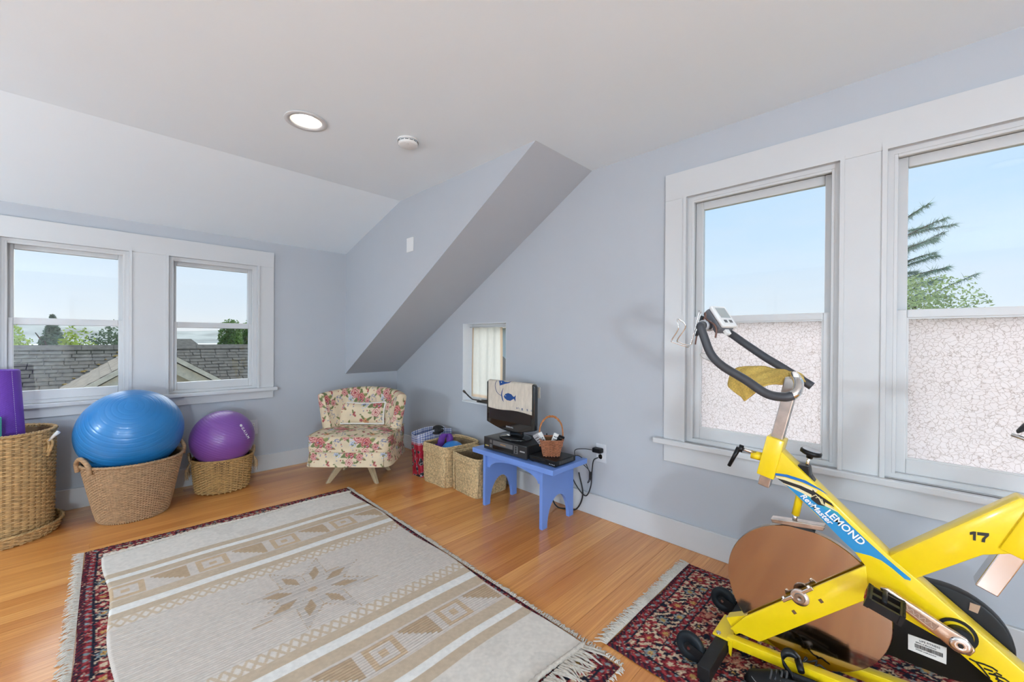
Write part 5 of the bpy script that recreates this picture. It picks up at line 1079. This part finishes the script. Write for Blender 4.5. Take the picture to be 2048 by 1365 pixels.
decal([(515, 250), (570, 260), (660, 290), (745, 328), (735, 338), (650, 302), (565, 272), (525, 262)], DC, d=.0004); decal([(525, 263), (565, 273), (655, 303), (735, 340), (820, 398), (835, 420), (750, 372), (640, 318), (560, 288)], DK, d=.0005); decal([(550, 285), (640, 316), (720, 356), (800, 405), (860, 450), (790, 415), (700, 362), (600, 312)], DC, d=.0006)
decal([(718, 322), (742, 352), (786, 380), (782, 414), (745, 405), (708, 375)], DK, d=.0008)
for k in range(3): a = [z6(712+22*k, 362+6*k), z6(735+16*k, 352+12*k), z6(755+10*k, 375+12*k), z6(768+6*k, 402+3*k)]; part(MB().tube([(XD-.0008, *q) for q in a], .0016, 5), 'decal_swirl', DC)
dx = Vector((0, *z6(990, 610)))-Vector((0, *z6(790, 432))); dxn = dx.normalized(); dyn = Vector((0, dxn.z, -dxn.y)); 
if dyn.z < 0: dyn = -dyn
WHP = mat('print_white', (.80, .80, .78), .4)
lettering('LEMOND', .034, Vector((XD-.0022, *z6(780, 448))), dxn, dyn, WHP, bk, 'lettering', width=(Vector(z6(776, 450)+(0,))-Vector(z6(975, 622)+(0,))).length, bold=.0006)
dx2 = (Vector((0, *z6(815, 510)))-Vector((0, *z6(645, 345)))); lettering('RevMaster', .026, Vector((XD-.0022, *z6(648, 356))), dx2.normalized(), dyn, WHP, bk, 'lettering', width=dx2.length*.96, shear=.25, bold=.0005)
q17 = lambda x, y: z6((1700+x/3.371-1360)*2.7035, (960+y/3.371-860)*2.7035)
for P17 in (((808, 355), (832, 350), (850, 352), (848, 412), (829, 408), (830, 370), (808, 372)), ((858, 354), (938, 362), (938, 378), (914, 400), (910, 424), (886, 420), (892, 398), (912, 380), (858, 374))):
    part(MB().prism([q17(*e) for e in P17], XN-.0007, XN+.001), 'numeral', DK)
qs = lambda x, y: (XD-.0002, *onx(1920+x/10.508, 1300+y/10.508, XN)[1:])
for q in (((190, 185), (330, 255), (480, 420), (620, 600)), ((330, 255), (500, 305), (680, 380), (790, 455)), ((500, 392), (690, 460)), ((600, 500), (740, 535), (930, 610), (1020, 670), (1030, 760)), ((720, 490), (770, 570), (810, 650), (800, 740)), ((750, 482), (880, 550)), ((740, 610), (810, 630), (930, 690), (960, 760))):
    part(MB().tube([qs(*e) for e in q], .0024, 5), 'decal_script', DK)
# handlebar
XA, XB = 1.72, 2.0
nearp = [(.604, 1.353), (.592, 1.318), (.564, 1.246), (.52, 1.199), (.44, 1.151), (.37, 1.105), (.315, 1.098)]; farp = [(.604, 1.352), (.57, 1.33), (.513, 1.286), (.436, 1.229), (.381, 1.193), (.329, 1.157), (.272, 1.118)]
P = [(1.86, .612, 1.362), (1.77, .612, 1.362), (1.728, .606, 1.358)]+[(XA, *q) for q in nearp]+[(1.728, .290, 1.106)]
part(MB().tube(bez(P, 7), .0165, 14), 'handlebar_tube', GRIP, smooth=True)
P2 = [(1.86, .612, 1.362), (1.95, .612, 1.362), (1.99, .606, 1.358)]+[(XB, *q) for q in farp]; part(MB().tube(bez(P2, 7), .0165, 14), 'handlebar_tube', GRIP, smooth=True)
part(MB().tube(bez([(1.724, .300, 1.100), (1.736, .280, 1.118), (1.76, .278, 1.145), (1.80, .290, 1.160), (1.88, .31, 1.165), (2.0, .335, 1.158)], 6), .0160, 14), 'handlebar_cross_tube', CHR, smooth=True)
part(MB().box(-.026, .026, -.026, .026, .33, .40, frame(ax0, (1, 0, 0), fwd)), 'handlebar_clamp', STL, bevel=.004)
for x in (1.775, 1.845): part(MB().lathe([(.018, -.010), (.023, -.008), (.023, .008), (.018, .010)], 24, frame((x, .612, 1.362), (0, 1, 0), (0, 0, 1))), 'handlebar_collar', SLV, smooth=True)
# bike computer
cc = thing('bike_computer', 'white and grey bike computer clamped to the handlebar front', 'bike computer', onx(1440, 640, 1.87)); cz = onx(1443, 637, 1.87); nv = (Vector((-.30, -.72, .58))).normalized(); Mc = frame(cz, nv.cross(Vector((0, 0, 1))).normalized()*-1, Vector((0, 0, 1))-nv*nv.z)
Mc = frame(cz, Vector((0, 0, 1)).cross(nv).normalized(), nv.cross(Vector((0, 0, 1)).cross(nv)))
MB().box(-.042, .042, -.056, .056, -.040, .0, Mc).build('back_case', mat('computer_grey', (.12, .125, .14), .45), cc, world=True, bevel=.010, bseg=3, smooth=True); fc = MB().box(-.042, .042, -.056, .056, .0, .018, Mc).build('face', PLA, cc, world=True, bevel=.007, bseg=3, smooth=True)
MB().box(-.028, .028, -.012, .042, .0175, .0192, Mc).build('screen', mat('lcd_grey', (.42, .45, .44), .2), fc, world=True)
for e in (-1, 1): MB().box(e*.015-.008, e*.015+.008, -.038, -.024, .0175, .0200, Mc).build('key', GR2, fc, world=True, bevel=.001)
MB().box(-.012, .012, -.078, -.045, -.022, -.006, Mc).build('bracket', PLA, cc, world=True, bevel=.003)
# bottle cage on the front
bc = thing('bottle_cage', 'silver wire bottle cage on the front of the handlebar', 'bottle cage', onx(1390, 670, 1.80)); w = lambda x, y, X: onx(1340+x/5.933, 590+y/5.933, X)
MB().tube(bez([w(350, 185, 1.80), w(300, 400, 1.80), w(235, 600, 1.80), w(180, 610, 1.78), w(30, 560, 1.76), w(22, 535, 1.76), w(100, 400, 1.75), w(85, 310, 1.75), w(110, 292, 1.76), w(185, 375, 1.77), w(90, 530, 1.78), w(110, 562, 1.79), w(245, 590, 1.81), w(310, 430, 1.82), w(370, 200, 1.82)], 6), .0026, 7).build('wire', CHR, bc, world=True, smooth=True)
MB().prism([tuple(w(*q, 1.80)[1:]) for q in ((372, 245), (400, 255), (330, 490), (298, 490))], 1.795, 1.807).build('plate', BLK, bc, world=True, bevel=.002); MB().tube([w(300, 590, 1.8), w(315, 500, 1.8), w(425, 235, 1.8)], .003, 6).build('strap', mat('strap_brown', (.16, .08, .06), .7), bc, world=True)
MB().tube(bez([w(415, 210, 1.82), w(430, 290, 1.82), w(520, 350, 1.80), w(550, 420, 1.80), w(540, 510, 1.80)], 6), .004, 6).build('cable', mat('strap_brown'), bc, world=True, smooth=True)
bh = thing('bottle_holder', 'flat silver holder arm poking out under the handlebar', 'bracket', onx(1405, 708, 1.87)); w2 = lambda x, y, X: onx(1340+x/5.933, 590+y/5.933, X)
MB().prism([tuple(w2(*q, 1.87)[1:]) for q in ((362, 705), (385, 685), (470, 700), (700, 885), (720, 915), (690, 900), (400, 750))], 1.855, 1.90).build('arm', STL, bh, world=True, bevel=.003)
# towel draped over the bars
tw_ = thing('towel', 'mustard yellow terry towel draped between the handlebar tubes', 'towel', onx(1520, 775, 1.87)); wt = lambda x, y, X: onx(1340+x/5.933, 590+y/5.933, X)
CT = [[wt(720, 905, 1.90), wt(690, 1080, 1.87), wt(800, 1180, 1.84), wt(885, 1258, 1.82)], [wt(880, 850, 1.93), wt(830, 960, 1.87), wt(900, 1080, 1.83), wt(985, 1190, 1.80)], [wt(1100, 855, 1.95), wt(1060, 960, 1.88), wt(1080, 1020, 1.84), wt(1095, 1090, 1.80)], [wt(1270, 880, 1.97), wt(1260, 950, 1.90), wt(1270, 1010, 1.86), wt(1290, 1060, 1.83)], [wt(1420, 905, 2.0), wt(1400, 930, 1.93), wt(1370, 980, 1.88), wt(1340, 1060, 1.85)], [wt(1540, 935, 2.02), wt(1530, 950, 1.98), wt(1470, 965, 1.95), wt(1420, 975, 1.93)], [wt(1650, 1030, 2.02), wt(1640, 1050, 2.0), wt(1600, 1030, 1.98), wt(1540, 1000, 1.96)]]
rowsB = [bez(r, 8) for r in CT]; colsB = [bez([r[k] for r in rowsB], 8) for k in range(len(rowsB[0]))]; nU, nV_ = len(colsB[0]), len(colsB)
MB().grid(nU, nV_, lambda u, v: colsB[int(round(v*(nV_-1)))][int(round(u*(nU-1)))]+Vector((.003*math.sin(u*40+v*9), 0, .002*math.sin(u*23+v*17)))).build('cloth', mat('terry_mustard', (.62, .42, .10), 1., noise=.25, nscale=160, bump=1., bscale=260), tw_, smooth=True, solid=.005, world=True)
# seat sleeve, post and saddle
sA = Vector((XM, -.1775, .572)); sD = Vector((0, -.052, .132)).normalized(); sF = Vector((0, sD.z, -sD.y)); Ms = frame(sA, (1, 0, 0), sF)
part(MB().box(-.030, .030, -.024, .024, -.012, .46, Ms), 'seat_post', CHR, bevel=.003); part(MB().box(-.041, .041, -.030, .030, .125, .335, Ms), 'seat_sleeve', YEL, bevel=.004, smooth=True)
def sad(u, v):
    y = -.232-u*.27; hw = .016+.060*max(0, u-.15)**.9*1.25; a = PI*v-0; x = XM+hw*math.cos(a); z = 1.045+(.030+.012*u)*math.sin(a)+.012*(2*u-1)**2; k = math.sin(PI*min(1, u*6+.12)/2)*math.sin(PI*min(1, (1-u)*6+.12)/2); return (XM+(x-XM)*k, y, 1.03+(z-1.03)*k)
part(MB().grid(40, 24, sad), 'saddle', mat('saddle_black', (.014, .014, .015), .45), smooth=True, solid=.008); part(MB().tube([(XM, -.22, 1.03), (XM, -.30, 1.0), (XM, -.42, 1.02)], .006, 8), 'saddle_rail', CHR, smooth=True)

# ================================================================== SHOES UNDER THE BIKE
LEA = mat('shoe_black', (.006, .006, .007), .55, spec=.25, noise=.2, nscale=80, bump=.4, bscale=300); SOL = mat('shoe_sole', (.07, .07, .075), .6); STI = mat('stitch_grey', (.42, .42, .43), .8)
def shoe(label, x, y, rz):
    r = thing('sports_shoe', label, 'shoe', (x, y, .0105), rz, group='black shoes under the bike'); L_ = .27
    def prof(t): return .030+.017*math.sin(min(1., t*1.35)*PI*.62)-.006*max(0, t-.55)*2
    def sole(u, v):
        a = 2*PI*u; s_ = math.sin(a); t = .5-.5*math.cos(a); yy = .135-L_*t; hw = .046*(1-abs(2*t-1)**3.2)**.5*(1-.18*t); return (hw*(1 if s_ > 0 else -1)*min(1, abs(s_)*50) if abs(s_) > 1e-6 else 0, yy, v*.020+.008*max(0, .15-t)*v)
    g = MB().grid(64, 4, sole, wrap=True); g.f.append(tuple(range(64))); g.build('sole', SOL, r)
    def up(u, v):
        t = v; a = PI*u; yy = .131-(L_-.010)*t; hw = .043*(1-abs(2*t-1)**3.4)**.5*(1-.16*t)+.0005; h = (.034+.052*min(1, t/.5)**1.25)*(1-max(0, .05-t)*11)*(1-max(0, t-.97)*10); op = 0 if t < .5 else .0; x_ = hw*math.cos(a)*(1-.30*math.sin(a)*t); k_ = min(1, max(0, (t-.40)/.08))*max(0, 1-abs(math.cos(a))/.62)*min(1, max(0, (.97-t)/.06)); return (x_, yy, .018+h*abs(math.sin(a))**.75-.050*k_)
    MB().grid(40, 64, up).build('upper', LEA, r, smooth=True)
    for k in range(4): t = .30+.06*k; yy = .131-.26*t; MB().tube(bez([(-.026, yy, .052+.05*t), (0, yy-.006, .062+.07*t), (.026, yy, .052+.05*t)], 5), .0034, 6).build('lace', mat('lace_grey', (.06, .06, .065), .8), r, smooth=True)
    for e in (-1, 1):
        MB().tube(bez([(e*.040, .06, .028), (e*.036, .09, .040), (e*.020, .11, .048), (0, .113, .051)], 6), .0010, 4).build('stitching', STI, r); MB().tube(bez([(e*.042, .045, .030), (e*.032, .045, .060), (e*.036, -.01, .070), (e*.038, -.07, .068)], 6), .0010, 4).build('stitching', STI, r)
    return r
shoe('black sports shoe with grey stitching against the yellow base rail', 1.735, .300, math.radians(14)); shoe('black sports shoe nearest the viewer at the bottom edge', 1.635, .275, math.radians(12))
hs = thing('strap_loop', 'black strap loop with cord toggle lying over the shoe', 'strap', (1.755, .30, .09))
Pq = lambda x, y, z: onz(1440+x/6.827, 1280+y/6.827, z)
strip([Pq(1000, 520, .10), Pq(900, 380, .11), Pq(845, 260, .125), Pq(900, 175, .14), Pq(1010, 200, .14), Pq(1110, 300, .12)], (.006, .004, .012), .0015).build('band', BLK, hs, world=True, smooth=True)
MB().tube([Pq(1070, 290, .12), Pq(1110, 440, .11)], [.013, .011], 12).build('toggle', BLK, hs, world=True, smooth=True)
MB().tube(bez([Pq(1130, 300, .12), Pq(1250, 300, .12), Pq(1320, 290, .125), Pq(1300, 370, .11), Pq(1360, 350, .12), Pq(1460, 440, .11), Pq(1495, 560, .10)], 7), .0032, 6).build('cord', BLK, hs, world=True, smooth=True); MB().tube(bez([Pq(1140, 290, .12), Pq(1165, 245, .13), Pq(1190, 260, .13), Pq(1150, 300, .12)], 6), .0026, 6).build('cord', BLK, hs, world=True, smooth=True)
